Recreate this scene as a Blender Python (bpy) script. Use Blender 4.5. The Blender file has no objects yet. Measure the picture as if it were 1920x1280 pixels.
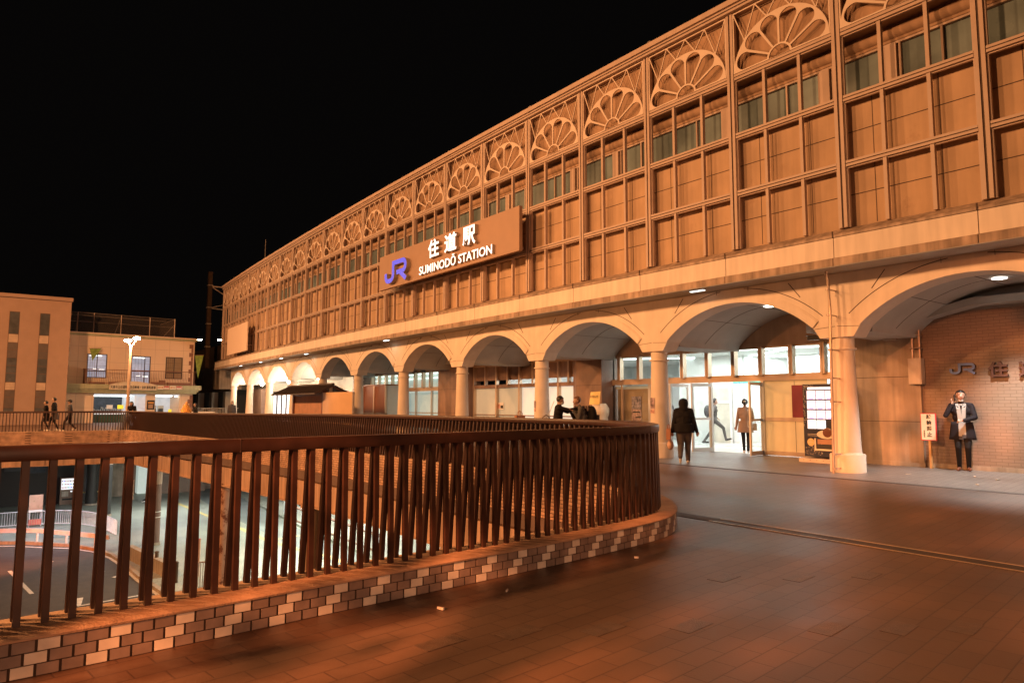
import bpy, bmesh, math, random
import numpy as np
from math import sin, cos, pi, radians, hypot, atan2, sqrt
from mathutils import Vector, Matrix
random.seed(7)
scene = bpy.context.scene
C = scene.collection

# ------------------------------------------------------------------ camera, world, exposure
YAW, PIT, ROL, CAMZ = .6480, .0914, .0020, 1.42
cam = bpy.data.cameras.new('camera'); camo = bpy.data.objects.new('camera', cam); C.objects.link(camo)
cam.sensor_width = 36; cam.lens = 1295.6 / 1920 * 36; cam.clip_end = 2000; cam.clip_start = .05
fw = Vector((sin(YAW) * cos(PIT), cos(YAW) * cos(PIT), sin(PIT)))
rt = Vector((cos(YAW), -sin(YAW), 0)); up = rt.cross(fw)
rt2 = rt * cos(ROL) + up * sin(ROL); up2 = -rt * sin(ROL) + up * cos(ROL)
camo.matrix_world = Matrix((rt2, up2, -fw)).transposed().to_4x4() @ Matrix.Identity(4)
camo.location = (0, 0, CAMZ)
scene.camera = camo
w = bpy.data.worlds.new('World'); scene.world = w; w.use_nodes = True
w.node_tree.nodes['Background'].inputs[0].default_value = (.9, .75, .7, 1)
w.node_tree.nodes['Background'].inputs[1].default_value = .0022
scene.view_settings.view_transform = 'Standard'; scene.view_settings.look = 'None'
scene.view_settings.exposure = 0; scene.view_settings.gamma = 1
scene.cycles.use_denoising = True
scene.cycles.max_bounces = 6; scene.cycles.diffuse_bounces = 3; scene.cycles.glossy_bounces = 3
scene.cycles.transmission_bounces = 6; scene.cycles.transparent_max_bounces = 12
scene.cycles.sample_clamp_indirect = 4

SODIUM = (1, .44, .165)
def lamp(name, loc, power, col, radius=.3, kind='POINT', target=None, spot=None, size=None, parent=None, sy=None):
    l = bpy.data.lights.new(name, kind); l.energy = power; l.color = col
    if kind in ('POINT', 'SPOT'): l.shadow_soft_size = radius
    if kind == 'SPOT': l.spot_size = radians(spot or 120); l.spot_blend = .6
    if kind == 'AREA':
        l.shape = 'RECTANGLE'; l.size = size or 1; l.size_y = sy or size or 1
    o = bpy.data.objects.new(name, l); C.objects.link(o); o.location = loc
    if target is not None:
        o.rotation_euler = (Vector(target) - Vector(loc)).to_track_quat('-Z', 'Y').to_euler()
    if parent: o.parent = parent
    return o
# sodium floodlights of the square, on masts to the left of and behind the viewpoint, plus an added deck lamp
for fx_, fy_, fz_, fp_ in ((-10, 10, 12, 13500), (-12, 20, 14, 14500), (-10, 32, 12.5, 14500), (-11, 45, 14, 14500), (-9, 58, 12, 11000)):
    lamp('sodium_flood', (fx_, fy_, fz_), fp_, SODIUM, .55, 'SPOT', (14, fy_ - 6, 5.5), 105)
lamp('sodium_flood', (-8, 28, 12), 25000, SODIUM, .35, 'SPOT', (3, 58, 3), 80)
lamp('sodium_flood', (-5, -22, 4.6), 9500, (1, .47, .25), .6, 'SPOT', (2, 5, 0), 52)
lamp('sodium_flood', (-16, -1.5, 8.2), 60000, (1, .31, .10), .07, 'SPOT', (3.0, 1.6, 0), 34)  # added narrow lamp behind the added tree, throws its streaks over the deck
lamp('sodium_flood', (-10, 17, 4.5), 4000, (1, .36, .10), .3, 'SPOT', (7.5, 18, -.8), 62)

# ------------------------------------------------------------------ materials
MATS = {}
def nodes(name):
    m = bpy.data.materials.new(name); m.use_nodes = True; nt = m.node_tree
    b = nt.nodes['Principled BSDF']; MATS[name] = m
    return m, nt, b
def mat(name, col, rough=.6, metal=0, noise=.15, scale=3, bump=0, emit=None, es=0, streak=0, coord='Object', spec=.5, dirt=None):
    m, nt, b = nodes(name); N = nt.nodes; L = nt.links
    b.inputs['Roughness'].default_value = rough; b.inputs['Metallic'].default_value = metal
    b.inputs['Specular IOR Level'].default_value = spec
    if emit:
        b.inputs['Emission Color'].default_value = (*emit, 1); b.inputs['Emission Strength'].default_value = es
    tc = N.new('ShaderNodeTexCoord'); geo = N.new('ShaderNodeNewGeometry')
    src = geo.outputs['Position']
    nz = N.new('ShaderNodeTexNoise'); nz.inputs['Scale'].default_value = scale; nz.inputs['Detail'].default_value = 6
    L.new(src, nz.inputs['Vector'])
    mp = N.new('ShaderNodeMapRange'); mp.inputs['From Min'].default_value = .3; mp.inputs['From Max'].default_value = .7
    mp.inputs['To Min'].default_value = 1 - noise; mp.inputs['To Max'].default_value = 1 + noise
    L.new(nz.outputs['Fac'], mp.inputs['Value'])
    out = mp.outputs['Result']
    if streak:
        vm = N.new('ShaderNodeVectorMath'); vm.operation = 'MULTIPLY'; vm.inputs[1].default_value = (5, 5, .45)
        L.new(src, vm.inputs[0]); n2 = N.new('ShaderNodeTexNoise'); n2.inputs['Scale'].default_value = 1.3; n2.inputs['Detail'].default_value = 4
        L.new(vm.outputs[0], n2.inputs['Vector'])
        m2 = N.new('ShaderNodeMapRange'); m2.inputs['From Min'].default_value = .35; m2.inputs['From Max'].default_value = .65
        m2.inputs['To Min'].default_value = 1 - streak; m2.inputs['To Max'].default_value = 1 + streak * .4
        L.new(n2.outputs['Fac'], m2.inputs['Value'])
        mu = N.new('ShaderNodeMath'); mu.operation = 'MULTIPLY'; L.new(out, mu.inputs[0]); L.new(m2.outputs['Result'], mu.inputs[1]); out = mu.outputs[0]
    vs = N.new('ShaderNodeVectorMath'); vs.operation = 'SCALE'; vs.inputs[0].default_value = col[:3]
    L.new(out, vs.inputs['Scale'])
    last = vs.outputs[0]
    if dirt:
        n3 = N.new('ShaderNodeTexNoise'); n3.inputs['Scale'].default_value = dirt[1]; n3.inputs['Detail'].default_value = 8; n3.inputs['Roughness'].default_value = .7
        L.new(src, n3.inputs['Vector'])
        cr = N.new('ShaderNodeMapRange'); cr.inputs['From Min'].default_value = dirt[2]; cr.inputs['From Max'].default_value = dirt[2] + .08
        L.new(n3.outputs['Fac'], cr.inputs['Value'])
        mx = N.new('ShaderNodeMix'); mx.data_type = 'RGBA'
        L.new(cr.outputs['Result'], mx.inputs['Factor']); L.new(last, mx.inputs['A']); mx.inputs['B'].default_value = (*dirt[0], 1)
        last = mx.outputs['Result']
    L.new(last, b.inputs['Base Color'])
    if bump:
        bp = N.new('ShaderNodeBump'); bp.inputs['Strength'].default_value = bump; bp.inputs['Distance'].default_value = .02
        nb = N.new('ShaderNodeTexNoise'); nb.inputs['Scale'].default_value = scale * 12; L.new(src, nb.inputs['Vector'])
        L.new(nb.outputs['Fac'], bp.inputs['Height']); L.new(bp.outputs['Normal'], b.inputs['Normal'])
    rr = N.new('ShaderNodeMapRange'); rr.inputs['To Min'].default_value = max(.02, rough - .08); rr.inputs['To Max'].default_value = min(1, rough + .08)
    L.new(nz.outputs['Fac'], rr.inputs['Value']); L.new(rr.outputs['Result'], b.inputs['Roughness'])
    return m
def brickmat(name, c1, c2, mortar, bw, bh, axis, rot=0, rough=.7, msize=.012, bump=.4, vary=.2, offset=.5, spec=.5, nsc=.6, nam=.2):
    """axis: 'XY' floor, 'YZ' wall facing x, 'XZ' wall facing y"""
    m, nt, b = nodes(name); N = nt.nodes; L = nt.links
    b.inputs['Specular IOR Level'].default_value = spec
    geo = N.new('ShaderNodeNewGeometry'); sp = N.new('ShaderNodeSeparateXYZ'); L.new(geo.outputs['Position'], sp.inputs[0])
    cb = N.new('ShaderNodeCombineXYZ')
    L.new(sp.outputs[axis[0]], cb.inputs[0]); L.new(sp.outputs[axis[1]], cb.inputs[1])
    mp = N.new('ShaderNodeMapping'); mp.inputs['Rotation'].default_value = (0, 0, rot); L.new(cb.outputs[0], mp.inputs[0])
    br = N.new('ShaderNodeTexBrick'); L.new(mp.outputs[0], br.inputs['Vector'])
    br.inputs['Color1'].default_value = (*c1, 1); br.inputs['Color2'].default_value = (*c2, 1); br.inputs['Mortar'].default_value = (*mortar, 1)
    br.inputs['Scale'].default_value = 1; br.inputs['Brick Width'].default_value = bw; br.inputs['Row Height'].default_value = bh
    br.inputs['Mortar Size'].default_value = msize; br.inputs['Mortar Smooth'].default_value = .3; br.offset = offset
    nz = N.new('ShaderNodeTexNoise'); nz.inputs['Scale'].default_value = nsc; nz.inputs['Detail'].default_value = 7; L.new(geo.outputs['Position'], nz.inputs['Vector'])
    mr = N.new('ShaderNodeMapRange'); mr.inputs['From Min'].default_value = .3; mr.inputs['From Max'].default_value = .7
    mr.inputs['To Min'].default_value = 1 - nam; mr.inputs['To Max'].default_value = 1 + nam; L.new(nz.outputs['Fac'], mr.inputs['Value'])
    vs = N.new('ShaderNodeVectorMath'); vs.operation = 'SCALE'; L.new(br.outputs['Color'], vs.inputs[0]); L.new(mr.outputs['Result'], vs.inputs['Scale'])
    L.new(vs.outputs[0], b.inputs['Base Color'])
    rr = N.new('ShaderNodeMapRange'); rr.inputs['To Min'].default_value = rough - .15; rr.inputs['To Max'].default_value = rough + .15
    L.new(nz.outputs['Fac'], rr.inputs['Value']); L.new(rr.outputs['Result'], b.inputs['Roughness'])
    n2 = N.new('ShaderNodeTexNoise'); n2.inputs['Scale'].default_value = 60; L.new(geo.outputs['Position'], n2.inputs['Vector'])
    ad = N.new('ShaderNodeMath'); ad.operation = 'MULTIPLY_ADD'; L.new(n2.outputs['Fac'], ad.inputs[0]); ad.inputs[1].default_value = .35
    inv = N.new('ShaderNodeMath'); inv.operation = 'SUBTRACT'; inv.inputs[0].default_value = 1; L.new(br.outputs['Fac'], inv.inputs[1])
    L.new(inv.outputs[0], ad.inputs[2])
    bp = N.new('ShaderNodeBump'); bp.inputs['Strength'].default_value = bump; bp.inputs['Distance'].default_value = .006
    L.new(ad.outputs[0], bp.inputs['Height']); L.new(bp.outputs['Normal'], b.inputs['Normal'])
    return m
def glassmat(name, tint=(.9, .95, .95), rough=.05, mix=.75):
    m, nt, b = nodes(name); N = nt.nodes; L = nt.links
    N.remove(b); out = N['Material Output']
    tr = N.new('ShaderNodeBsdfTransparent'); tr.inputs[0].default_value = (*tint, 1)
    gl = N.new('ShaderNodeBsdfGlossy'); gl.inputs['Roughness'].default_value = rough; gl.inputs[0].default_value = (.9, .9, .9, 1)
    mx = N.new('ShaderNodeMixShader'); fr = N.new('ShaderNodeLayerWeight'); pw = N.new('ShaderNodeMath'); pw.operation = 'POWER'; pw.inputs[1].default_value = 4; L.new(fr.outputs['Facing'], pw.inputs[0])
    ma = N.new('ShaderNodeMath'); ma.operation = 'MULTIPLY_ADD'; ma.inputs[1].default_value = .7; ma.inputs[2].default_value = .04; L.new(pw.outputs[0], ma.inputs[0])
    L.new(ma.outputs[0], mx.inputs[0]); L.new(tr.outputs[0], mx.inputs[1]); L.new(gl.outputs[0], mx.inputs[2]); L.new(mx.outputs[0], out.inputs[0])
    return m
M = {}
M['cream'] = mat('cream_panel', (.72, .62, .53), .55, noise=.07, scale=1.2, streak=.10, spec=.3)
M['creamdirty'] = mat('stained_ledge', (.40, .30, .235), .7, noise=.25, scale=2, streak=.35, spec=.3)
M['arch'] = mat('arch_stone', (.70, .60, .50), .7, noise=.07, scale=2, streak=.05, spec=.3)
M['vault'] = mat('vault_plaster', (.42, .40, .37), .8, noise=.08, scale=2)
M['joint'] = mat('dark_joint', (.09, .06, .045), .9)
M['lattice'] = mat('bronze_lattice', (.45, .335, .27), .5, noise=.08, scale=4, spec=.4)
M['fan'] = mat('fan_cream_paint', (.62, .50, .41), .5, noise=.05, scale=4)
M['recess'] = mat('tan_wall_panel', (.47, .325, .215), .75, noise=.12, scale=1.3, streak=.09, spec=.3, dirt=((.40, .265, .17), 1.1, .60))
M['recess2'] = mat('upper_wall_panel', (.36, .235, .155), .75, noise=.14, scale=1.3, streak=.12, spec=.3)
M['darkglass'] = mat('upper_window_glass', (.13, .18, .19), .25, noise=.45, scale=.8)
M['steel'] = mat('brushed_steel', (.60, .46, .34), .36, metal=.65, noise=.04, scale=2)
M['alum'] = mat('aluminium_frame', (.55, .53, .5), .4, metal=.7, noise=.05)
M['glass'] = glassmat('clear_glass')
M['frost'] = mat('frosted_glass', (.46, .46, .38), .45, noise=.06, emit=(.75, .75, .52), es=.18)
M['frostw'] = mat('frosted_glass_bright', (.6, .62, .58), .45, noise=.06, emit=(.8, .95, .85), es=.42)
M['frosty'] = mat('yellow_panel', (.62, .50, .28), .5, noise=.05, emit=(.9, .6, .25), es=.13)
M['brownstone'] = mat('brown_cladding', (.26, .165, .12), .55, noise=.15, scale=2, streak=.1)
M['conc'] = mat('stained_concrete', (.36, .28, .21), .8, noise=.22, scale=1.5, streak=.22, bump=.15)
M['brickwall'] = brickmat('tan_brick', (.27, .185, .135), (.24, .165, .12), (.17, .115, .08), .225, .07, 'YZ', rough=.75, msize=.006, nam=.12)
M['white'] = mat('white_plaster', (.75, .76, .74), .6, noise=.03)
M['whitefloor'] = brickmat('concourse_floor', (.52, .52, .50), (.48, .48, .47), (.3, .3, .3), .6, .6, 'XY', rough=.3, msize=.006)
M['door'] = mat('office_door', (.55, .54, .46), .5)
M['brownboard'] = mat('brown_board', (.44, .27, .16), .6, noise=.1)
M['maroon'] = mat('maroon_panel', (.20, .02, .03), .5)
M['copper'] = mat('copper_door', (.30, .12, .06), .32, metal=.6, noise=.1)
M['railp'] = mat('brown_rail_paint', (.046, .020, .014), .42, noise=.2, scale=9, spec=.5, dirt=((.12, .07, .055), 14, .74))
M['tileb'] = mat('brown_tile', (.25, .19, .165), .35, noise=.22, scale=9)
M['tilew'] = mat('cream_tile', (.72, .65, .57), .35, noise=.12, scale=9)
M['grout'] = mat('tile_grout', (.05, .03, .022), .9)
M['coping'] = mat('coping_concrete', (.46, .30, .20), .75, noise=.2, scale=6, bump=.3, dirt=((.16, .09, .06), 5, .62))
M['paver'] = brickmat('deck_pavers', (.142, .084, .058), (.118, .071, .050), (.076, .046, .035), .30, .15, 'XY', rot=radians(-7), rough=.45, msize=.005, bump=.35, nam=.32, spec=.5)
M['paver2'] = brickmat('arcade_pavers', (.20, .17, .155), (.16, .14, .13), (.07, .055, .05), .30, .15, 'XY', rot=radians(-7), rough=.42, msize=.005, bump=.4, nam=.15)
M['paveracc'] = mat('accent_paver', (.128, .084, .064), .45, noise=.3, scale=12, bump=.3)
M['drain'] = mat('drain_cover', (.06, .045, .04), .6)
M['girder'] = mat('girder_paint', (.42, .27, .19), .6, noise=.12, scale=1, streak=.3)
M['gstripe'] = mat('girder_ledge', (.12, .075, .06), .7, noise=.2)
M['parabrick'] = brickmat('parapet_brick', (.44, .27, .18), (.36, .21, .14), (.16, .09, .06), .18, .06, 'YZ', rough=.8, msize=.008, bump=1.2, nam=.35, nsc=4)
M['rust'] = mat('rusty_column', (.42, .24, .16), .8, noise=.15, dirt=((.13, .035, .012), 3.2, .50))
M['colbrown'] = mat('brown_column_paint', (.16, .08, .055), .6, noise=.1)
M['dark'] = mat('dark_stone', (.03, .026, .022), .6)
M['asphalt'] = mat('asphalt', (.06, .055, .05), .8, noise=.25, scale=3, bump=.3)
M['plazapave'] = brickmat('lower_paving', (.30, .31, .26), (.26, .27, .23), (.13, .14, .12), .3, .15, 'XY', rot=.4, rough=.55, msize=.008, nam=.25, nsc=.35)
M['roadgrey'] = mat('lower_road', (.17, .185, .18), .6, noise=.2, scale=.8)
M['paintw'] = mat('road_paint', (.62, .60, .56), .7, noise=.15, scale=5)
M['painty'] = mat('yellow_tactile', (.50, .40, .16), .7, noise=.2, scale=5)
M['guard'] = mat('guardrail_white', (.72, .72, .74), .45)
M['green'] = mat('dark_green_awning', (.02, .07, .045), .7)
M['pbrown'] = mat('car_park_tan_wall', (.46, .30, .22), .8, noise=.05, scale=2)
M['pslit'] = mat('slit_panel', (.11, .075, .06), .5, noise=.15)
M['pslitg'] = mat('slit_glass', (.10, .10, .10), .15, noise=.2)
M['pslitc'] = mat('slit_cream', (.60, .44, .32), .7)
M['pcream'] = brickmat('parking_cream_panels', (.84, .66, .50), (.82, .64, .485), (.58, .44, .32), 1.05, 1.15, 'XZ', rough=.8, msize=.012, bump=.1, nam=.05, offset=0)
M['quoin'] = mat('brown_quoin', (.28, .14, .10), .8)
M['canopy'] = mat('green_canopy', (.42, .42, .26), .6, noise=.15, scale=2, streak=.1)
M['wframe'] = mat('window_frame_dark', (.05, .03, .025), .5)
M['litblue'] = mat('lit_interior_blue', (.3, .33, .4), .5, noise=.5, scale=1.6, emit=(.42, .5, .66), es=.5)
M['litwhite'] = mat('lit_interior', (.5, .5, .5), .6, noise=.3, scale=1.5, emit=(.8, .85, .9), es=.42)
M['litdark'] = mat('interior_dark', (.05, .055, .07), .6, noise=.4)
M['curtain'] = mat('closed_curtain', (.30, .22, .14), .8, noise=.1)
M['tube'] = mat('fluorescent_tube', (1, 1, 1), .5, emit=(.9, 1, .97), es=4.5)
M['tubedim'] = mat('ceiling_strip', (1, 1, 1), .5, emit=(.9, 1, .93), es=2.2)
M['screensteel'] = mat('screen_steel', (.85, .56, .32), .33, metal=.4, noise=.02)
M['globe'] = mat('globe_glow', (1, 1, 1), .5, emit=(1, .86, .62), es=26)
M['headlamp'] = mat('lamp_head_glow', (1, 1, 1), .5, emit=(1, .88, .66), es=60)
M['downl'] = mat('downlight_glow', (1, 1, 1), .5, emit=(1, .97, .88), es=9)
M['signboard'] = mat('sign_board_tan', (.34, .22, .155), .6, noise=.06, scale=2, dirt=((.2, .09, .05), 3, .74))
M['letter'] = mat('lit_letter_face', (.8, .8, .8), .4, emit=(1, .98, .92), es=1.15)
M['lettere'] = mat('letter_edge', (.45, .38, .30), .5)
M['jrblue'] = mat('lit_logo_blue', (.01, .015, .12), .4, emit=(.05, .085, .78), es=1.0)
M['jrwall'] = mat('logo_blue_grey', (.13, .19, .42), .5)
M['darkred'] = mat('wall_letter_brown', (.085, .03, .02), .5)
M['blank'] = mat('blank_cream_board', (.66, .52, .42), .6, noise=.03)
M['wood'] = mat('wood_post', (.55, .30, .12), .7, noise=.15, scale=8)
M['woodp'] = mat('wood_panel', (.40, .20, .11), .55, noise=.18, scale=3, dirt=((.12, .05, .03), 3.5, .66))
M['roof'] = mat('tile_roof_dark', (.05, .032, .026), .6, noise=.2)
M['signw'] = mat('sign_white', (.78, .75, .70), .6, noise=.03)
M['signred'] = mat('sign_red', (.6, .05, .06), .5)
M['ink'] = mat('ink_black', (.02, .018, .016), .6)
M['inkb'] = mat('ink_brown', (.14, .07, .04), .6)
M['pipe'] = mat('galvanised_pipe', (.48, .38, .32), .4, metal=.5, noise=.15)
M['boxgrey'] = mat('cable_box', (.52, .44, .36), .6, noise=.12, streak=.12)
M['cam'] = mat('camera_dark', (.03, .03, .03), .4)
M['pole'] = mat('lamp_pole_paint', (.42, .30, .22), .5)
M['mast'] = mat('rusty_mast', (.10, .055, .03), .7, noise=.3, dirt=((.2, .13, .08), 4, .6))
M['wire'] = mat('wire_grey', (.2, .17, .15), .6)
M['vdark'] = mat('vending_navy', (.012, .014, .032), .4)
M['vgold'] = mat('vending_gold', (.75, .52, .22), .4, noise=.2)
M['vcream'] = mat('vending_cream', (.7, .6, .45), .5)
M['vlit'] = mat('vending_lit_window', (.9, .9, 1), .4, noise=.25, scale=14, emit=(.72, .76, 1), es=.85)
M['vlita'] = mat('vending_lit_plain', (.9, .9, 1), .4, emit=(.95, .97, 1), es=1.15)
M['skinm'] = mat('skin', (.36, .22, .16), .5, noise=.04, scale=20)
M['hair'] = mat('black_hair', (.012, .01, .009), .45, noise=.3, scale=40)
M['face'] = mat('dark_face_detail', (.05, .02, .02), .5)
M['lip'] = mat('lip', (.3, .12, .1), .5)
M['blackcoat'] = mat('black_wool', (.016, .014, .018), .9, spec=.15, noise=.15, scale=30)
M['blackcloth'] = mat('black_cloth', (.012, .011, .012), .8, spec=.15, noise=.2, scale=30)
M['navy'] = mat('navy_cloth', (.02, .022, .03), .8, spec=.15)
M['charcoal'] = mat('charcoal_cloth', (.06, .055, .06), .85, spec=.15, noise=.15)
M['greyjacket'] = mat('grey_jacket', (.10, .095, .09), .8, spec=.15)
M['greytr'] = mat('grey_trousers', (.085, .07, .065), .85)
M['beige'] = mat('beige_coat', (.34, .25, .21), .8, spec=.15, noise=.1)
M['brownshoe'] = mat('brown_leather', (.16, .055, .03), .3)
M['whiteshoe'] = mat('white_shoe', (.65, .6, .55), .5)
M['mask'] = mat('white_mask', (.55, .53, .51), .7)
M['bag'] = mat('tan_paper_bag', (.38, .17, .10), .7)
M['bagp'] = mat('pale_bag', (.6, .38, .28), .6)
M['paperpink'] = mat('poster_pink', (.55, .32, .28), .6, noise=.6, scale=14)
M['posterb'] = mat('poster_mauve', (.30, .22, .24), .6, noise=.8, scale=11)
M['yellow'] = mat('yellow_sign', (.85, .75, .05), .5, emit=(1, .85, .05), es=.5)
M['yellownote'] = mat('yellow_note', (.78, .60, .22), .6)
M['greensign'] = mat('green_lit_sign', (.05, .4, .3), .5, emit=(.10, .52, .40), es=.6)
M['orange'] = mat('orange_paint', (.6, .3, .08), .6)
M['signorange'] = mat('faded_orange_sign', (.55, .30, .20), .7, noise=.15, dirt=((.4, .25, .1), 5, .62))
M['leafdark'] = mat('tree_leaf', (.05, .08, .03), .6)
M['leafg'] = mat('green_pennant', (.22, .32, .06), .7, noise=.3, scale=5)
M['litter'] = mat('litter_white', (.6, .55, .5), .7)
M['offblue'] = mat('dim_station_wall', (.10, .075, .06), .8, noise=.1)
def wavecloth(name, c1, c2, sc, kind='check'):
    m, nt, b = nodes(name); N = nt.nodes; L = nt.links
    tc = N.new('ShaderNodeNewGeometry')
    if kind == 'check':
        ck = N.new('ShaderNodeTexChecker'); ck.inputs['Scale'].default_value = sc
        ck.inputs[1].default_value = (*c1, 1); ck.inputs[2].default_value = (*c2, 1); L.new(tc.outputs['Position'], ck.inputs[0]); L.new(ck.outputs[0], b.inputs['Base Color'])
    else:
        wv = N.new('ShaderNodeTexWave'); wv.inputs['Scale'].default_value = sc; wv.bands_direction = 'DIAGONAL'; L.new(tc.outputs['Position'], wv.inputs[0])
        mx = N.new('ShaderNodeMix'); mx.data_type = 'RGBA'; mx.inputs['A'].default_value = (*c1, 1); mx.inputs['B'].default_value = (*c2, 1)
        L.new(wv.outputs['Fac'], mx.inputs['Factor']); L.new(mx.outputs['Result'], b.inputs['Base Color'])
    b.inputs['Roughness'].default_value = .9
    return m
M['scarf'] = wavecloth('grey_striped_scarf', (.38, .37, .36), (.20, .20, .20), 30, 'wave')
M['orangecheck'] = wavecloth('orange_check_cloth', (.72, .34, .06), (.35, .13, .03), 12)
M['plaid'] = wavecloth('plaid_cloth', (.22, .16, .14), (.03, .02, .02), 6)

# ------------------------------------------------------------------ mesh building
CV = .00076
def bend(p): return (p[0] + CV * (p[1] - 18.32) ** 2, p[1], p[2])
class MB:
    def __init__(s, b=False): s.v = []; s.f = []; s.m = []; s.mats = []; s.b = b
    def mi(s, m):
        if m not in s.mats: s.mats.append(m)
        return s.mats.index(m)
    def add(s, vs, fs, m):
        o = len(s.v); s.v += [tuple(v) for v in vs]; k = s.mi(m)
        for f in fs: s.f.append([i + o for i in f]); s.m.append(k)
        return s
    def box(s, x0, x1, y0, y1, z0, z1, m, T=None):
        vs = [(x, y, z) for x in (x0, x1) for y in (y0, y1) for z in (z0, z1)]
        if T is not None: vs = [tuple(T @ Vector(v)) for v in vs]
        return s.add(vs, [(0, 1, 3, 2), (4, 6, 7, 5), (0, 4, 5, 1), (2, 3, 7, 6), (0, 2, 6, 4), (1, 5, 7, 3)], m)
    def quad(s, a, b, c, d, m): return s.add([a, b, c, d], [(0, 1, 2, 3)], m)
    def bar(s, a, b, wd, ht, m, upv=(0, 0, 1)):
        a = Vector(a); b = Vector(b); d = (b - a).normalized(); u = Vector(upv)
        r = d.cross(u)
        if r.length < 1e-5: r = d.cross(Vector((1, 0, 0)))
        r.normalize(); u = r.cross(d)
        vs = [p + r * i * wd / 2 + u * j * ht / 2 for p in (a, b) for i, j in ((-1, -1), (1, -1), (1, 1), (-1, 1))]
        return s.add(vs, [(0, 3, 2, 1), (4, 5, 6, 7), (0, 1, 5, 4), (1, 2, 6, 5), (2, 3, 7, 6), (3, 0, 4, 7)], m)
    def tube(s, pts, rad, m, n=10, cap=True):
        pts = [Vector(p) for p in pts]; rs = rad if isinstance(rad, (list, tuple)) else [rad] * len(pts)
        o = []; 
        for i, p in enumerate(pts):
            d = (pts[min(i + 1, len(pts) - 1)] - pts[max(i - 1, 0)]).normalized()
            r = d.cross(Vector((0, 0, 1)))
            if r.length < .05: r = d.cross(Vector((1, 0, 0)))
            r.normalize(); u = r.cross(d)
            o += [p + (r * cos(2 * pi * k / n) + u * sin(2 * pi * k / n)) * rs[i] for k in range(n)]
        fs = [(i * n + k, i * n + (k + 1) % n, (i + 1) * n + (k + 1) % n, (i + 1) * n + k) for i in range(len(pts) - 1) for k in range(n)]
        if cap: fs += [tuple(range(n))[::-1], tuple((len(pts) - 1) * n + k for k in range(n))]
        return s.add(o, fs, m)
    def lathe(s, prof, cx, cy, m, n=28):
        vs = [(cx + r * cos(2 * pi * k / n), cy + r * sin(2 * pi * k / n), z) for r, z in prof for k in range(n)]
        fs = [(i * n + k, i * n + (k + 1) % n, (i + 1) * n + (k + 1) % n, (i + 1) * n + k) for i in range(len(prof) - 1) for k in range(n)]
        fs += [tuple(range(n))[::-1], tuple((len(prof) - 1) * n + k for k in range(n))]
        return s.add(vs, fs, m)
    def sphere(s, c, r, m, n=14, k=9, sc=(1, 1, 1)):
        vs = []; 
        for i in range(k + 1):
            t = pi * i / k
            for j in range(n):
                a = 2 * pi * j / n
                vs.append((c[0] + r * sc[0] * sin(t) * cos(a), c[1] + r * sc[1] * sin(t) * sin(a), c[2] + r * sc[2] * cos(t)))
        fs = [(i * n + j, (i + 1) * n + j, (i + 1) * n + (j + 1) % n, i * n + (j + 1) % n) for i in range(k) for j in range(n)]
        return s.add(vs, fs, m)
    def poly(s, pts, z0, z1, m):
        n = len(pts)
        vs = [(x, y, z0) for x, y in pts] + [(x, y, z1) for x, y in pts]
        return s.add(vs, [tuple(range(n))[::-1], tuple(range(n, 2 * n))] + [(i, (i + 1) % n, n + (i + 1) % n, n + i) for i in range(n)], m)
    def build(s, name, parent=None, smooth=False, fix=False):
        me = bpy.data.meshes.new(name)
        vs = [bend(v) for v in s.v] if s.b else s.v
        me.from_pydata(vs, [], s.f)
        for m in s.mats: me.materials.append(M[m] if isinstance(m, str) else m)
        me.polygons.foreach_set('material_index', s.m)
        if fix:
            bm = bmesh.new(); bm.from_mesh(me); bmesh.ops.recalc_face_normals(bm, faces=bm.faces); bm.to_mesh(me); bm.free()
        if smooth:
            me.polygons.foreach_set('use_smooth', [True] * len(me.polygons))
            try: me.set_sharp_from_angle(angle=radians(40))
            except Exception: pass
        me.update()
        o = bpy.data.objects.new(name, me); C.objects.link(o)
        if parent: o.parent = parent
        return o
def tag(o, label=None, cat=None, group=None, kind=None):
    if label: o['label'] = label
    if cat: o['category'] = cat
    if group: o['group'] = group
    if kind: o['kind'] = kind
    return o
def thing(name, label, cat, loc=(0, 0, 0), rz=0, group=None):
    o = bpy.data.objects.new(name, None); C.objects.link(o); o.location = loc; o.rotation_euler = (0, 0, rz); o.empty_display_size = .2
    return tag(o, label, cat, group)
def dup(root, loc, rz=0, label=None):
    r = root.copy(); C.objects.link(r); r.location = loc; r.rotation_euler = (0, 0, rz)
    if label: r['label'] = label
    for ch in list(root.children):
        c = ch.copy(); C.objects.link(c); c.parent = r
        for g in ch.children:
            d = g.copy(); C.objects.link(d); d.parent = c
    return r
def kind(name, mb, k='structure', **kw): return tag(mb.build(name, **kw), kind=k)

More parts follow.
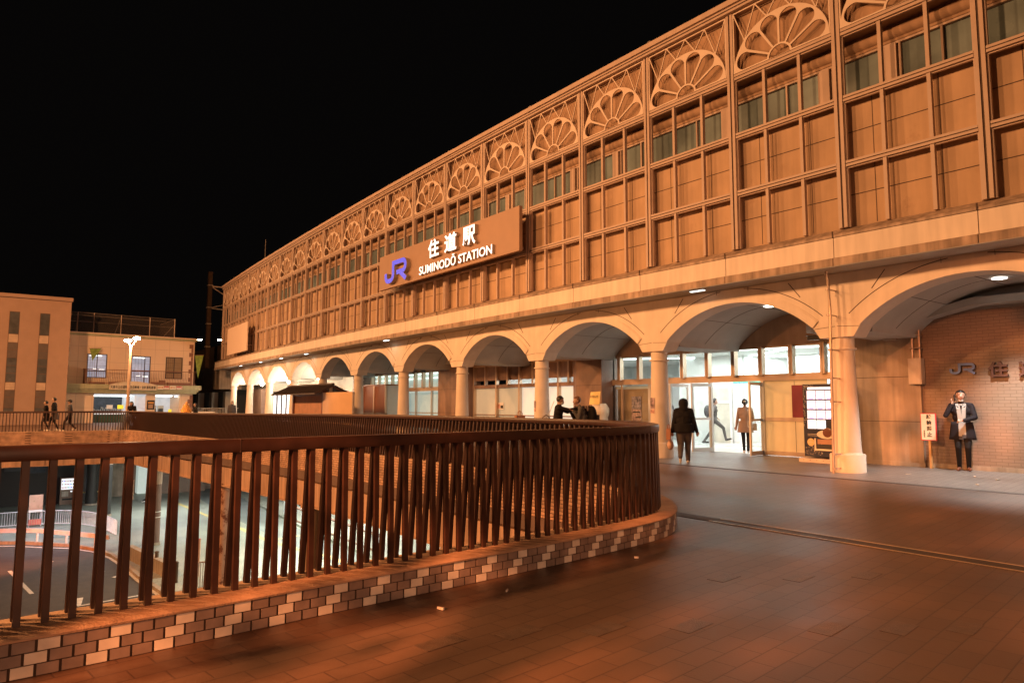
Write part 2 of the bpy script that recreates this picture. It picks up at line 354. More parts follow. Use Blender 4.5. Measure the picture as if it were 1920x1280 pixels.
def flat2d(splines, ext):
    """filled 2D outlines (with holes) extruded by +-ext, as mesh data (verts, faces)"""
    cu = bpy.data.curves.new('t', 'CURVE'); cu.dimensions = '2D'; cu.fill_mode = 'BOTH'; cu.extrude = ext
    for pts in splines:
        sp = cu.splines.new('POLY'); sp.points.add(len(pts) - 1); sp.use_cyclic_u = True
        for i, p in enumerate(pts): sp.points[i].co = (p[0], p[1], 0, 1)
    o = bpy.data.objects.new('t', cu); C.objects.link(o)
    dg = bpy.context.evaluated_depsgraph_get(); me = bpy.data.meshes.new_from_object(o.evaluated_get(dg))
    v = [tuple(a.co) for a in me.vertices]; f = [tuple(p.vertices) for p in me.polygons]
    bpy.data.objects.remove(o); bpy.data.meshes.remove(me)
    return v, f
def text2d(body, ext=.01, bold=0, size=1):
    cu = bpy.data.curves.new('t', 'FONT'); cu.body = body; cu.extrude = ext; cu.offset = bold; cu.size = size; cu.resolution_u = 3
    o = bpy.data.objects.new('t', cu); C.objects.link(o)
    dg = bpy.context.evaluated_depsgraph_get(); me = bpy.data.meshes.new_from_object(o.evaluated_get(dg))
    v = np.array([tuple(a.co) for a in me.vertices]) if len(me.vertices) else np.zeros((0, 3)); f = [tuple(p.vertices) for p in me.polygons]
    bpy.data.objects.remove(o); bpy.data.meshes.remove(me)
    return v, f
def text_mb(mb, body, org, ux, uy, wd, ht, ext=.01, bold=.012, m='ink', edge=None):
    """writes body in the box of size wd x ht whose lower left corner is org; ux, uy are unit vectors"""
    v, f = text2d(body, 1, bold)
    if not len(v): return
    lo = v.min(0); hi = v.max(0)
    ux = Vector(ux); uy = Vector(uy); n = ux.cross(uy)
    P = [Vector(org) + ux * ((p[0] - lo[0]) / (hi[0] - lo[0]) * wd) + uy * ((p[1] - lo[1]) / max(1e-6, hi[1] - lo[1]) * ht) + n * (p[2] * ext) for p in v]
    front = [t for t in f if all(v[i][2] > 0 for i in t)]; rest = [t for t in f if not all(v[i][2] > 0 for i in t)]
    mb.add(P, front, m); mb.add(P, rest, edge or m)
def stroke(pts, wd):
    """ribbon outline around a 2D polyline"""
    L = []; R = []
    for i, p in enumerate(pts):
        a = Vector(pts[max(i - 1, 0)]); b = Vector(pts[min(i + 1, len(pts) - 1)]); p = Vector(p)
        d = (b - a).normalized(); n = Vector((-d.y, d.x)); k = 1
        if 0 < i < len(pts) - 1:
            d1 = (p - a).normalized(); d1 = Vector((-d1.y, d1.x)); d2 = (b - p).normalized(); n = (d1 + Vector((-d2.y, d2.x))).normalized(); k = 1 / max(.5, n.dot(d1))
        L.append(tuple(p + n * wd / 2 * k)); R.append(tuple(p - n * wd / 2 * k))
    return L + R[::-1]
def arc2(cx, cy, r, a0, a1, n=7): return [(cx + r * cos(radians(a0 + (a1 - a0) * i / n)), cy + r * sin(radians(a0 + (a1 - a0) * i / n))) for i in range(n + 1)]
def railway_logo(mb, org, ux, uy, wd, ht, ext, m, edge):
    s = .21
    A = [(.10, .50)] + arc2(.33, .34, .23, 180, 270) + arc2(.50, .39, .28, 270, 360) + [(.78, .90)] + arc2(1.64, .68, .22, 90, 0) + arc2(1.62, .66, .24, 0, -90) + [(1.08, .42)]
    Bs = [(1.32, .46), (1.92, .02)]
    n = Vector(ux).cross(Vector(uy))
    for k, pts in enumerate((A, Bs)):
        v, f = flat2d([stroke(pts, s)], 1)
        P = [Vector(org) + Vector(ux) * (p[0] / 2 * wd) + Vector(uy) * (p[1] * ht) + n * (p[2] * ext + k * .004) for p in v]
        fr = [t for t in f if all(v[i][2] > 0 for i in t)]; re = [t for t in f if not all(v[i][2] > 0 for i in t)]
        mb.add(P, fr, m); mb.add(P, re, edge)

# ------------------------------------------------------------------ edge of the deck: path with the void on its left
KP = [(-5.2, -9), (-5.2, -4), (-5.15, 0), (-4.9, 2.4), (-4.2, 3.8), (-3.0, 4.35), (-1.5, 4.46), (0, 4.50), (1, 4.55), (2, 4.63), (3.66, 4.75), (4.46, 4.83), (5.47, 4.97), (6.03, 5.12),
      (6.5, 5.40), (6.95, 5.82), (7.36, 6.36), (7.68, 7.02), (7.88, 7.85), (7.95, 8.9), (7.96, 12), (7.96, 16), (7.93, 20), (7.65, 24.5), (7.32, 28.5), (6.95, 33), (6.62, 37), (6.45, 39.2),
      (6.05, 40.2), (5.2, 40.62), (3.0, 40.75), (0.5, 40.9), (-6, 41.35), (-14, 41.9), (-24, 42.6)]
def crom(P, step):
    out = []
    for i in range(len(P) - 1):
        p0 = Vector(P[max(i - 1, 0)]); p1 = Vector(P[i]); p2 = Vector(P[i + 1]); p3 = Vector(P[min(i + 2, len(P) - 1)])
        for k in range(40):
            t = k / 40
            out.append(.5 * ((2 * p1) + (p2 - p0) * t + (2 * p0 - 5 * p1 + 4 * p2 - p3) * t * t + (3 * p1 - p0 - 3 * p2 + p3) * t ** 3))
    out.append(Vector(P[-1]))
    res = [out[0]]; acc = 0; last = out[0]
    for q in out[1:]:
        d = (q - last).length
        while acc + d >= step:
            last = last + (q - last) * ((step - acc) / d); res.append(last.copy()); d = (q - last).length; acc = 0
        acc += d; last = q
    return res
def zoff(y):
    t = min(1, max(0, (y - 12) / 20)); return -.12 * t * t * (3 - 2 * t)
def frames(step):
    P = crom(KP, step); out = []
    for i, p in enumerate(P):
        d = (P[min(i + 1, len(P) - 1)] - P[max(i - 1, 0)]).normalized()
        out.append((p, d, Vector((-d.y, d.x))))
    return out
FP = frames(.26); FT = frames(.113); FR = frames(.13)
def sweep(mb, prof, m, F=FP, closed=True, sel=None):
    n = len(prof); vs = []; 
    F = [f for f in F if sel is None or sel(f[0])]
    for p, d, nn in F:
        for o, z in prof: vs.append((p.x + nn.x * o, p.y + nn.y * o, z + zoff(p.y)))
    fs = []
    for i in range(len(F) - 1):
        for k in range(n if closed else n - 1):
            fs.append((i * n + k, i * n + (k + 1) % n, (i + 1) * n + (k + 1) % n, (i + 1) * n + k))
    mb.add(vs, fs, m)
# deck slab (right of the path), arcade floor strip, left deck
outer = [(p.x + n.x * .30, p.y + n.y * .30) for p, d, n in FP]
v, f = flat2d([outer + [(-24, 62), (30, 62), (30, -9)]], .3)
mb = MB(); mb.add([(a, b, c - .30) for a, b, c in v], f, 'paver'); kind('plaza_deck', mb)
mb = MB(b=True)
ys = [-9 + i * 2.6 for i in range(29)]
for a, b in zip(ys[:-1], ys[1:]): mb.quad((13.35, a, .004), (17.9, a, .004), (17.9, b, .004), (13.35, b, .004), 'paver2')
kind('arcade_floor', mb)
mb = MB(b=True)
for a, b in zip(ys[:-1], ys[1:]): mb.box(13.18, 13.34, a, b, -.01, .007, 'drain')
kind('arcade_gutter_strip', mb)
mb = MB(); rr = random.Random(3)
ang = radians(-31)
for i, (px, py) in enumerate([(3.22, 3.28), (3.72, 2.98), (4.38, 2.42), (4.75, 2.15), (5.1, 1.9), (2.75, 3.55), (2.25, 3.68), (5.45, 1.6), (4.95, 3.62), (5.45, 3.25), (5.98, 2.95)]):
    T = Matrix.Translation((px, py, 0)) @ Matrix.Rotation(radians(7), 4, 'Z')
    mb.box(-.15, .145, -.072, .072, .0005, .0022, 'paveracc', T)
kind('accent_pavers', mb)
# slot drain running towards the railing
t = thing('slot_drain', 'narrow slot drain with two bright metal edges across the dark deck paving', 'drain')
mb = MB(); mb.box(7.17, 7.42, 1.2, 6.15, -.01, .005, 'drain'); mb.build('cover', t)
for x in (7.17, 7.40):
    mb = MB(); mb.box(x, x + .018, 1.2, 5.45, 0, .009, 'steel'); mb.build('metal_edge', t)
# tiled kerb with coping, brick parapet face, ledge and girder on the void side
kerb = thing('tiled_kerb', 'low curving kerb of brown and cream tiles with rough concrete coping under the railing', 'kerb')
mb = MB(); sweep(mb, [(.004, -.02), (.004, .190), (.40, .190), (.40, -.02)], 'grout'); mb.build('kerb_core', kerb)
mb = MB(); sweep(mb, [(-.012, .191), (-.016, .203), (-.004, .214), (.03, .219), (.38, .221), (.425, .213), (.425, .191)], 'coping'); mb.build('coping', kerb, smooth=True)
mb = MB()
for row in range(3):
    z1 = .186 - row * .0625; z0 = z1 - .0565
    for i in range(len(FT) - 1):
        p, d, n = FT[i]; q, d2, n2 = FT[i + 1]
        if p.x < -5.1 or p.y > 9: continue
        sh = (row * .5) % 1; 
        a = p.lerp(q, sh) if sh == 0 else p.lerp(q, .5); 
        r = FT[min(i + 2, len(FT) - 1)][0]; b = q if sh == 0 else q.lerp(r, .5)
        white = ((i + (1 if row == 2 else (1 if row == 1 else 0))) % 3) == 0
        dd = (b - a); g = dd * (.007 / dd.length); a = a + g; b = b - g
        o = -.004 + random.uniform(-.0012, .0012)
        vs = [(a.x + n.x * k, a.y + n.y * k, z) for k in (o, .01) for z in (z0, z1)] + [(b.x + n2.x * k, b.y + n2.y * k, z) for k in (o, .01) for z in (z0, z1)]
        mb.add(vs, [(0, 1, 3, 2), (4, 6, 7, 5), (0, 4, 5, 1), (2, 3, 7, 6), (0, 2, 6, 4), (1, 5, 7, 3)], 'tilew' if white else 'tileb')
mb.build('tile_facing', kerb)
bridge = thing('deck_girder', 'orange lit brick parapet and steel girder carrying the deck round the opening', 'girder')
mb = MB(); sweep(mb, [(.415, .19), (.415, -.46), (.20, -.46), (.20, .19)], 'parabrick'); mb.build('brick_face', bridge)
mb = MB(); sweep(mb, [(.50, -.46), (.50, -.70), (.15, -.70), (.15, -.46)], 'gstripe'); mb.build('ledge', bridge)
mb = MB(); sweep(mb, [(.42, -.702), (.42, -1.40), (.2, -1.40), (.2, -.702)], 'girder'); mb.build('web_plate', bridge)
mb = MB(); sweep(mb, [(.54, -1.402), (.54, -1.43), (.10, -1.43), (.10, -1.402)], 'girder')
for p, d, n in FP[::9]:
    z = zoff(p.y)
    mb.bar((p.x + n.x * .515, p.y + n.y * .515, -.72 + z), (p.x + n.x * .515, p.y + n.y * .515, -1.39 + z), .02, .03, 'girder', (n.x, n.y, 0))
mb.build('flange', bridge)
mb = MB()
for yb in range(43, 60, 4): mb.box(-20, 15, yb, yb + .5, -1.2, -.62, 'girder')
mb.build('cross_beam', bridge)
# railing: every baluster is a pair of flat bars meeting under the top rail
rail = thing('steel_railing', 'dark brown steel railing curving round the deck opening with splayed double bars', 'railing')
mb = MB(); sweep(mb, [(.187, 1.105), (.180, 1.118), (.180, 1.178), (.190, 1.190), (.294, 1.190), (.304, 1.178), (.304, 1.118), (.297, 1.105)], 'railp')
mb.build('top_rail', rail, smooth=True)
mb = MB(); 
for p, d, n in FP[::9]:
    if p.x < -5: continue
    c = p + n * .242; z = zoff(p.y)
    mb.bar((c.x - d.x * .002, c.y - d.y * .002, 1.148 + z), (c.x + d.x * .002, c.y + d.y * .002, 1.148 + z), .1265, .0875, 'wframe')
mb.build('rail_joint', rail)
def balu(mb, p, d, n):
    z = zoff(p.y)
    for foot, top in ((.195, .215), (.335, .250)):
        a = p + n * foot; b = p + n * top
        mb.bar((a.x, a.y, .205 + z), (b.x, b.y, 1.12 + z), .036, .036, 'railp', (d.x, d.y, 0))
cand = [(hypot(p.x, p.y), i) for i, (p, d, n) in enumerate(FR) if p.x > -.6 and p.y < 12]
cand.sort(); near = set(i for _, i in cand[:100])
stuff = MB()
for i, (p, d, n) in enumerate(FR):
    if i in near:
        mb = MB(); balu(mb, p, d, n); mb.build('baluster', rail)
    else: balu(stuff, p, d, n)
tag(stuff.build('balusters', rail), kind='stuff')

# ------------------------------------------------------------------ station building (coordinates V, Y, Z are bent along the curved front)
ST = thing('station_building', 'long curved station front of bronze lattice windows above a cream arcade', 'station building')
VA, VB = 14.04, 14.50
BY = [-3.4, -.75, 1.88, 4.52, 7.15, 9.77, 12.46, 15.1, 17.71, 20.37, 22.99, 25.6, 28.23, 30.81, 33.43, 36.11, 38.85, 41.43, 44.02, 46.69, 49.4, 52.06, 54.8, 57.65, 60.62]
CY = [-2.55, 2.5, 7.63, 12.78, 17.85, 22.75, 27.62, 32.54, 37.55, 42.65, 47.97, 53.31, 58.71]
ZB, Z1, Z2, Z3, ZT = 5.2, 6.49, 7.91, 9.38, 11.0
# roof mass and coping
mb = MB(b=True)
for a, b in zip(BY[:-1], BY[1:]):
    mb.box(VA - .10, VA + .42, a, b, 11.02, 11.16, 'lattice'); mb.box(VA - .17, VA + 12, a, b, 11.162, 11.30, 'lattice')
    mb.box(VA - .12, VA - .1, a, b, 11.08, 11.10, 'joint')
mb.build('roof_coping', ST)
# recessed wall panels with joints
mb = MB(b=True)
for a, b in zip(BY[:-1], BY[1:]):
    mb.box(VA + .27, VA + .9, a, b, 5.15, 7.92, 'recess'); mb.box(VA + .23, VA + .9, a, b, 9.34, 11.02, 'recess2'); mb.box(VA + .5, VA + .9, a, b, 8.98, 9.338, 'recess2')
    for z in (5.86, 7.22): mb.box(VA + .265, VA + .27, a, b, z, z + .018, 'joint')
    for fr in (.3, .78): mb.box(VA + .266, VA + .27, a + (b - a) * fr, a + (b - a) * fr + .014, 5.2, 7.9, 'joint')
    mb.box(VA + .2, VA + .52, a, b, 7.925, 7.985, 'lattice')
mb.build('recessed_wall', ST)
mb = MB(b=True)
for a, b in zip(BY[:-1], BY[1:]): mb.tube([(VA + .56, a, 9.17), (VA + .56, (a + b) / 2, 9.17), (VA + .56, b, 9.17)], .15, 'recess2', 14, False)
mb.build('round_cornice', ST, smooth=True)
mb = MB(b=True); mb.box(VA + 1.0, VA + 11.9, BY[0], BY[12], 5.0, 11.0, 'offblue'); mb.box(VA + 1.0, VA + 11.9, BY[12], BY[-1], 5.0, 11.0, 'offblue'); mb.build('upper_block', ST)
for i, (a, b) in enumerate(zip(BY[:-1], BY[1:])):
    wd = b - a; s = (.18, .62, .34, .66, .2)[i % 5]
    wn = MB(b=True)
    wn.box(VA + .60, VA + .63, a, b, 7.985, 8.98, 'darkglass')
    w0 = wn.build('upper_window', ST)
    fm = MB(b=True)
    for z in (7.985, 8.93): fm.box(VA + .52, VA + .60, a, b, z, z + .05, 'lattice')
    p0 = a + wd * s; fm.box(VA + .47, VA + .60, p0 - .11, p0 + .11, 8.035, 8.93, 'lattice')
    for q in (p0 - .16, p0 + .16, p0 + .95 if s < .4 else p0 - .95): fm.box(VA + .53, VA + .60, q - .02, q + .02, 8.035, 8.93, 'lattice')
    fm.build('window_frame', w0)
# lattice: mullions, rails
for i, y in enumerate(BY):
    mb = MB(b=True)
    mb.box(VA + .04, VA + .16, y - .10, y + .10, 5.14, 11.02, 'lattice')
    for s in (-1, 1): mb.box(VA, VA + .04, y + s * .055 - .035, y + s * .055 + .035, 5.14, 11.02, 'lattice')
    mb.box(VA + .02, VA + .04, y - .012, y + .012, 5.14, 11.02, 'joint')
    mb.box(VA + .16, VA + .28, y - .035, y + .035, 5.16, 5.3, 'lattice')
    mb.build('mullion', ST)
for z, h in ((Z1, .13), (Z2, .13), (Z3, .15)):
    mb = MB(b=True)
    for a, b in zip(BY[:-1], BY[1:]):
        mb.box(VA + .05, VA + .15, a + .1, b - .1, z - h / 2, z + h / 2, 'lattice')
        for s in (-1, 1): mb.box(VA + .012, VA + .05, a + .1, b - .1, z + s * (h / 4 + .004) - h / 5, z + s * (h / 4 + .004) + h / 5, 'lattice')
        mb.box(VA + .03, VA + .05, a + .1, b - .1, z - .008, z + .008, 'joint')
    mb.build('horizontal_rail', ST)
for i, (a, b) in enumerate(zip(BY[:-1], BY[1:])):
    mb = MB(b=True)
    for k in (1, 2):
        y = a + (b - a) * k / 3
        for z0, z1 in ((5.14, Z1 - .07), (Z1 + .07, Z2 - .07), (Z2 + .07, Z3 - .08)):
            mb.box(VA + .03, VA + .13, y - .035, y + .035, z0, z1, 'lattice')
    # inner frame rims
    for z0, z1 in ((5.14, Z1 - .07), (Z1 + .07, Z2 - .07), (Z2 + .07, Z3 - .08)):
        mb.box(VA + .06, VA + .12, a + .10, a + .125, z0, z1, 'lattice'); mb.box(VA + .06, VA + .12, b - .125, b - .10, z0, z1, 'lattice')
        mb.box(VA + .06, VA + .12, a + .125, b - .125, z1 - .022, z1, 'lattice')
    mb.build('window_bars', ST)
# fan ornaments
def fan_outline():
    R = 1.0; outs = [(R * cos(radians(t)), R * 1.0 * sin(radians(t))) for t in range(0, 181, 5)]
    outer = outs + [(-.90, 0)] + [(-.90, .001)]
    holes = []
    hw = .019
    for k in range(6):
        c = radians(15 + 30 * k); ha = radians(15)
        rc = .775; a = rc * sin(ha) - hw
        cx, cy = rc * cos(c), rc * sin(c)
        pts = []
        # inner points
        r0 = .262
        for s in (-1, 1):
            pass
        A = c - ha; Bn = c + ha
        nA = (-sin(A), cos(A)); nB = (sin(Bn), -cos(Bn))
        hA = hw if k > 0 else .03; hB = hw if k < 5 else .03
        p1 = (r0 * cos(A) + nA[0] * hA, r0 * sin(A) + nA[1] * hA)
        p4 = (r0 * cos(Bn) + nB[0] * hB, r0 * sin(Bn) + nB[1] * hB)
        ring = [(cx + a * cos(c + radians(t)), cy + a * sin(c + radians(t)) * 1.0) for t in range(-90, 91, 15)]
        mid = (r0 * cos(c), r0 * sin(c))
        holes.append([p1] + ring + [p4, mid])
    inner = [(.222 * cos(radians(t)), .006 + .222 * sin(radians(t))) for t in range(0, 181, 15)]
    return [[(R * cos(radians(t)), R * sin(radians(t))) for t in range(0, 181, 5)]] + holes + [inner]
FV, FF = flat2d(fan_outline(), 1)
for i, (a, b) in enumerate(zip(BY[:-1], BY[1:])):
    c = (a + b) / 2; hw = (b - a) / 2 - .115
    mb = MB(b=True)
    z0 = Z3 + .08; hr = 1.13
    mb.add([(VA + .02 - p[2] * .018, c - p[0] * hw, z0 + p[1] * hr) for p in FV], FF, 'fan')
    # rectangular thin frame and zigzag bars
    zt = 10.985
    for p, q in (((c - hw, z0), (c - hw, zt)), ((c + hw, z0), (c + hw, zt)), ((c - hw, zt), (c + hw, zt))):
        mb.bar((VA + .025, p[0], p[1]), (VA + .025, q[0], q[1]), .03, .03, 'fan')
    for k in range(4):
        for s in (0, 1):
            yt = c - hw + 2 * hw * (k + s) / 4; yb = c - hw + 2 * hw * (k + .5) / 4
            u = (yb - c) / hw; zb = z0 + hr * sqrt(max(0, 1 - u * u)) - .01
            mb.bar((VA + .025, yt, zt), (VA + .027 + .001 * s, yb, zb), .026, .026, 'fan')
    mb.build('fan_ornament', ST)
# ledge, fascia and lip
mb = MB(b=True)
YE = [BY[0]] + [y + .1 for y in BY[1:-1]] + [61.9]
for a, b in zip(YE[:-1], YE[1:]):
    g = .012
    vs = [(VA - .26, a, 4.955), (VA - .26, b, 4.955), (VA + .16, b, 5.15), (VA + .16, a, 5.15), (VA + .6, b, 5.15), (VA + .6, a, 5.15), (VA - .26, a, 4.90), (VA - .26, b, 4.90)]
    mb.add(vs, [(0, 1, 2, 3), (3, 2, 4, 5), (6, 7, 1, 0)], 'creamdirty')
    mb.box(VA - .275, VA - .255, b - .012, b + .012, 4.90, 5.03, 'joint')
mb.build('sloping_ledge', ST)
mb = MB(b=True)
for a, b in zip(YE[:-1], YE[1:]):
    mb.box(VA - .24, VA + .5, a + .008, b - .008, 4.475, 4.897, 'cream'); mb.box(VA - .21, VA + .5, a, b, 4.47, 4.898, 'joint')
mb.build('fascia', ST)
mb = MB(b=True)
for a, b in zip(YE[:-1], YE[1:]):
    mb.box(VA - .29, VA + .5, a + .008, b - .008, 4.30, 4.462, 'creamdirty'); mb.box(VA - .24, VA + .5, a, b, 4.301, 4.471, 'joint')
mb.build('drip_lip', ST)
mb = MB(b=True)
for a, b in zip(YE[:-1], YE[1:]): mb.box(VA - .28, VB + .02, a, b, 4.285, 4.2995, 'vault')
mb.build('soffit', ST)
# arcade: arch panels
AH = 2.17
def arch_pts(half, rise, z0, n=20, off=0):
    R = (half ** 2 + rise ** 2) / (2 * rise); cz = z0 + rise - R; a = math.asin(half / R)
    return [((R + off) * sin(-a + 2 * a * i / n), cz + (R + off) * cos(-a + 2 * a * i / n)) for i in range(n + 1)]
def arch_profile(a, b, ztop):
    c = (a + b) / 2; hs = (b - a) / 2
    half = hs - .52
    arc = arch_pts(half, .80, 3.13)
    pts = [(a - c, 2.89), (a - c + .37, 2.89)] + [(-half + 0, 3.13)] + arc[1:-1] + [(half, 3.13)] + [(b - c - .37, 2.89), (b - c, 2.89), (b - c, ztop), (a - c, ztop)]
    return c, half, pts
for a, b in zip(CY[:-1], CY[1:]):
    c, half, pts = arch_profile(a, b, 4.30)
    v, f = flat2d([pts], .27)
    mb = MB(b=True)
    mb.add([(VB + .27 - p[2], c - p[0], p[1]) for p in v], f, 'arch')
    ap = mb.build('arch_panel', ST)
    # archivolt moulding (proud ring)
    mb = MB(b=True)
    for o0, o1, pr in ((.0, .17, .03), (.17, .20, .018)):
        i0 = arch_pts(half, .80, 3.13, 24, o0); i1 = arch_pts(half, .80, 3.13, 24, o1)
        for k in range(24):
            (y0, z0), (y1, z1), (y2, z2), (y3, z3) = i0[k], i0[k + 1], i1[k + 1], i1[k]
            z2 = min(z2, 4.27); z3 = min(z3, 4.27)
            V0 = VB - pr; 
            mb.add([(V0, c - y0, z0), (V0, c - y1, z1), (V0, c - y2, z2), (V0, c - y3, z3), (VB, c - y0, z0), (VB, c - y1, z1), (VB, c - y2, z2), (VB, c - y3, z3)],
                   [(0, 1, 2, 3), (0, 4, 5, 1), (3, 2, 6, 7)], 'arch')
    i1 = arch_pts(half, .80, 3.13, 30, .34)
    for k in range(30):
        (y0, z0), (y1, z1) = i1[k], i1[k + 1]
        if max(z0, z1) < 4.26: mb.bar((VB - .0015, c - y0, z0), (VB - .0015, c - y1, z1), .004, .016, 'joint', (0, 0, 1))
    for s in (-1, 1):
        mb.bar((VB - .0015, c + s * 1.50, 4.22), (VB - .0015, c + s * 1.78, 3.86), .004, .018, 'joint')
        mb.bar((VB - .0015, c + s * .45, 4.28), (VB - .0015, c + s * .45, 4.18), .004, .014, 'joint')
        mb.bar((VB - .0015, c + s * (half + .03), 3.10), (VB - .0015, c + s * (half + .5), 3.13), .004, .010, 'joint')
    mb.build('arch_moulding', ap, fix=True)
    # barrel vault behind the arch
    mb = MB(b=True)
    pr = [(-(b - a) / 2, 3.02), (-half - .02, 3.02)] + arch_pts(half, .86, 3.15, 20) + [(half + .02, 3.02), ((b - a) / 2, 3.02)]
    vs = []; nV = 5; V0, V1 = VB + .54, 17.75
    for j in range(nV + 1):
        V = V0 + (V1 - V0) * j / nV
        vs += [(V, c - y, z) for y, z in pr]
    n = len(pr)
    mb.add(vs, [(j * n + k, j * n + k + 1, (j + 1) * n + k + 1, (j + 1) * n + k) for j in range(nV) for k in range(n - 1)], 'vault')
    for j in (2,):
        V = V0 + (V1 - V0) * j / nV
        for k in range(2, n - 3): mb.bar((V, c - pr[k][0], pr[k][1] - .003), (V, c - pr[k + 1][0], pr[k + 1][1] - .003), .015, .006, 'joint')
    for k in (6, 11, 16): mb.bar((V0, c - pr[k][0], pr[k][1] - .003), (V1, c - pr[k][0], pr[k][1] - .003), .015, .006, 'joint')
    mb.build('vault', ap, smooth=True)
    # recessed downlight at the crown
    mb = MB(b=True); mb.lathe([(.13, 3.985), (.13, 3.99), (.02, 3.992)], VB + 1.6, c, 'downl', 20)
    mb.build('downlight', ap)
# columns
for k, y in enumerate(CY):
    cx, cy, _ = bend((VB + .27, y, 0))
    col = MB()
    col.lathe([(.285, .40), (.275, .55), (.262, 1.0), (.238, 1.8), (.222, 2.62)], cx, cy, 'arch')
    col.lathe([(.222, 2.62), (.262, 2.625), (.268, 2.645), (.262, 2.665), (.228, 2.67), (.225, 2.89)], cx, cy, 'arch')
    sh = col.build('column', ST, smooth=True)
    bs = MB(); bs.lathe([(.355, 0), (.355, .37), (.34, .39), (.30, .395), (.285, .42)], cx, cy, 'arch', 36); bs.build('plinth', sh, smooth=True)

# ------------------------------------------------------------------ arcade back wall and entrances
BW = 17.8
mb = MB(b=True)
for a, b in ((9.0, 14), (14, 19.4), (19.4, 26.6), (26.6, 33), (33, 39.05)): mb.box(BW - .03, BW + .3, a, b, 3.10, 4.3, 'recess')
for a, b in zip(range(39, 63, 4), range(43, 67, 4)): mb.box(BW - .03, BW + .3, a + .05, b + .05, 2.75, 4.3, 'arch')
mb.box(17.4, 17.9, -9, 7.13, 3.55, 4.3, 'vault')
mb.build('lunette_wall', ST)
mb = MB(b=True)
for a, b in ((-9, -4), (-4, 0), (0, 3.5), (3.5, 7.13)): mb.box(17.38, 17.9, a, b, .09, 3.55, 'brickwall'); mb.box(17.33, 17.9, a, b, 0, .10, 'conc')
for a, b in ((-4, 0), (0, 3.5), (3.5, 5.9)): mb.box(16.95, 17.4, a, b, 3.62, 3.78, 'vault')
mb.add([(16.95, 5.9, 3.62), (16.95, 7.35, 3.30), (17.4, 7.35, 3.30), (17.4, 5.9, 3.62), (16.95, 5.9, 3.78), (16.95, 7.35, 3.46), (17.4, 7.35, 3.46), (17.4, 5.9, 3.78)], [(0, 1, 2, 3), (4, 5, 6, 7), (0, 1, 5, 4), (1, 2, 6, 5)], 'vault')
mb.build('brick_wall', ST)
mb = MB(b=True)
mb.box(17.28, 18.4, 7.13, 8.95, .10, 3.27, 'conc'); mb.box(17.25, 18.4, 7.10, 8.95, 0, .10, 'conc')
for z in (1.04, 2.10): mb.box(17.276, 17.28, 7.13, 8.95, z, z + .012, 'joint')
mb.box(16.6, 17.7, 7.25, 9.5, 3.27, 3.6, 'vault')
mb.build('concrete_pier', ST)
# brown clad piers
for a, b, v0 in ((17.5, 19.36, 17.2), (26.5, 28.75, 16.9), (38.05, 39.1, 17.0)):
    mb = MB(b=True)
    mb.add([(v0, a, 0), (v0, b - .55, 0), (v0 + .35, b, 0), (18.2, b, 0), (18.2, a, 0), (v0, a, 3.24), (v0, b - .55, 3.24), (v0 + .35, b, 3.24), (18.2, b, 3.24), (18.2, a, 3.24)],
           [(4, 3, 2, 1, 0), (5, 6, 7, 8, 9), (0, 1, 6, 5), (1, 2, 7, 6), (2, 3, 8, 7), (3, 4, 9, 8), (4, 0, 5, 9)], 'brownstone')
    for z in (1.05, 2.12): mb.box(v0 - .004, v0, a, b - .55, z, z + .012, 'joint')
    mb.box(v0 - .35, 18.2, a - .25, b + .2, 3.245, 3.52, 'vault')
    mb.build('brown_pier', ST, fix=True)
def bars(name, lst, m='steel'):
    for x in lst: mb = MB(b=True); mb.box(*x, m); mb.build(name, ST)
# transom zone: glass, stainless posts and head beam
for a, b in ((9.1, 13.4), (13.4, 17.5), (29.2, 33.5), (33.5, 38.05)):
    mb = MB(b=True); mb.box(BW + .02, BW + .03, a, b, 2.30, 3.10, 'glass'); mb.build('transom_glass', ST)
    bars('head_beam', [(BW - .06, BW + .10, a, b, 2.12, 2.31)])
    bars('head_frame', [(BW - .04, BW + .08, a, b, 3.06, 3.10)])
posts = [9.68, 10.59, 11.53, 12.44, 13.38, 14.34, 15.25, 16.19, 17.09] + [30.34, 31.12, 31.98, 33.82, 34.67, 35.49, 36.40, 37.36]
for y in posts:
    mb = MB(b=True)
    for s in (-1, 1): mb.box(BW - .16, BW + .02, y + s * .035 - .028, y + s * .035 + .028, 2.27, 3.11, 'steel')
    mb.box(BW - .14, BW + .02, y - .01, y + .01, 2.28, 3.10, 'joint')
    mb.build('transom_post', ST)
# frosted screen bays between the brown piers
mb = MB(b=True)
for a, b in ((19.4, 23), (23, 26.5)):
    mb.box(BW + .02, BW + .06, a, b, 2.49, 3.1, 'brownstone'); mb.box(BW - .06, BW + .10, a, b, 2.15, 2.30, 'brownstone')
mb.build('screen_head', ST)
for a, b, m in ((19.4, 20.4, 'frostw'), (20.4, 21.15, 'frostw'), (21.15, 22.9, 'frostw'), (22.9, 24.56, 'frost'), (24.56, 26.5, 'frost')):
    mb = MB(b=True); mb.box(BW + .02, BW + .04, a, b, .30, 2.14, m); mb.build('frosted_pane', ST)
bars('screen_sill', [(BW - .04, BW + .08, 19.4, 26.5, .12, .30), (BW - .04, BW + .08, 19.4, 26.5, .96, 1.0)], 'brownstone')
for y in (19.8, 20.4, 21.15, 22.0, 22.9, 23.73, 24.56, 25.42, 26.33):
    mb = MB(b=True); mb.box(BW - .12, BW + .02, y - .045, y + .045, 2.27 if y in (19.8, 22.0, 23.73, 25.42) else 0, 3.11, 'steel'); mb.build('screen_post', ST)
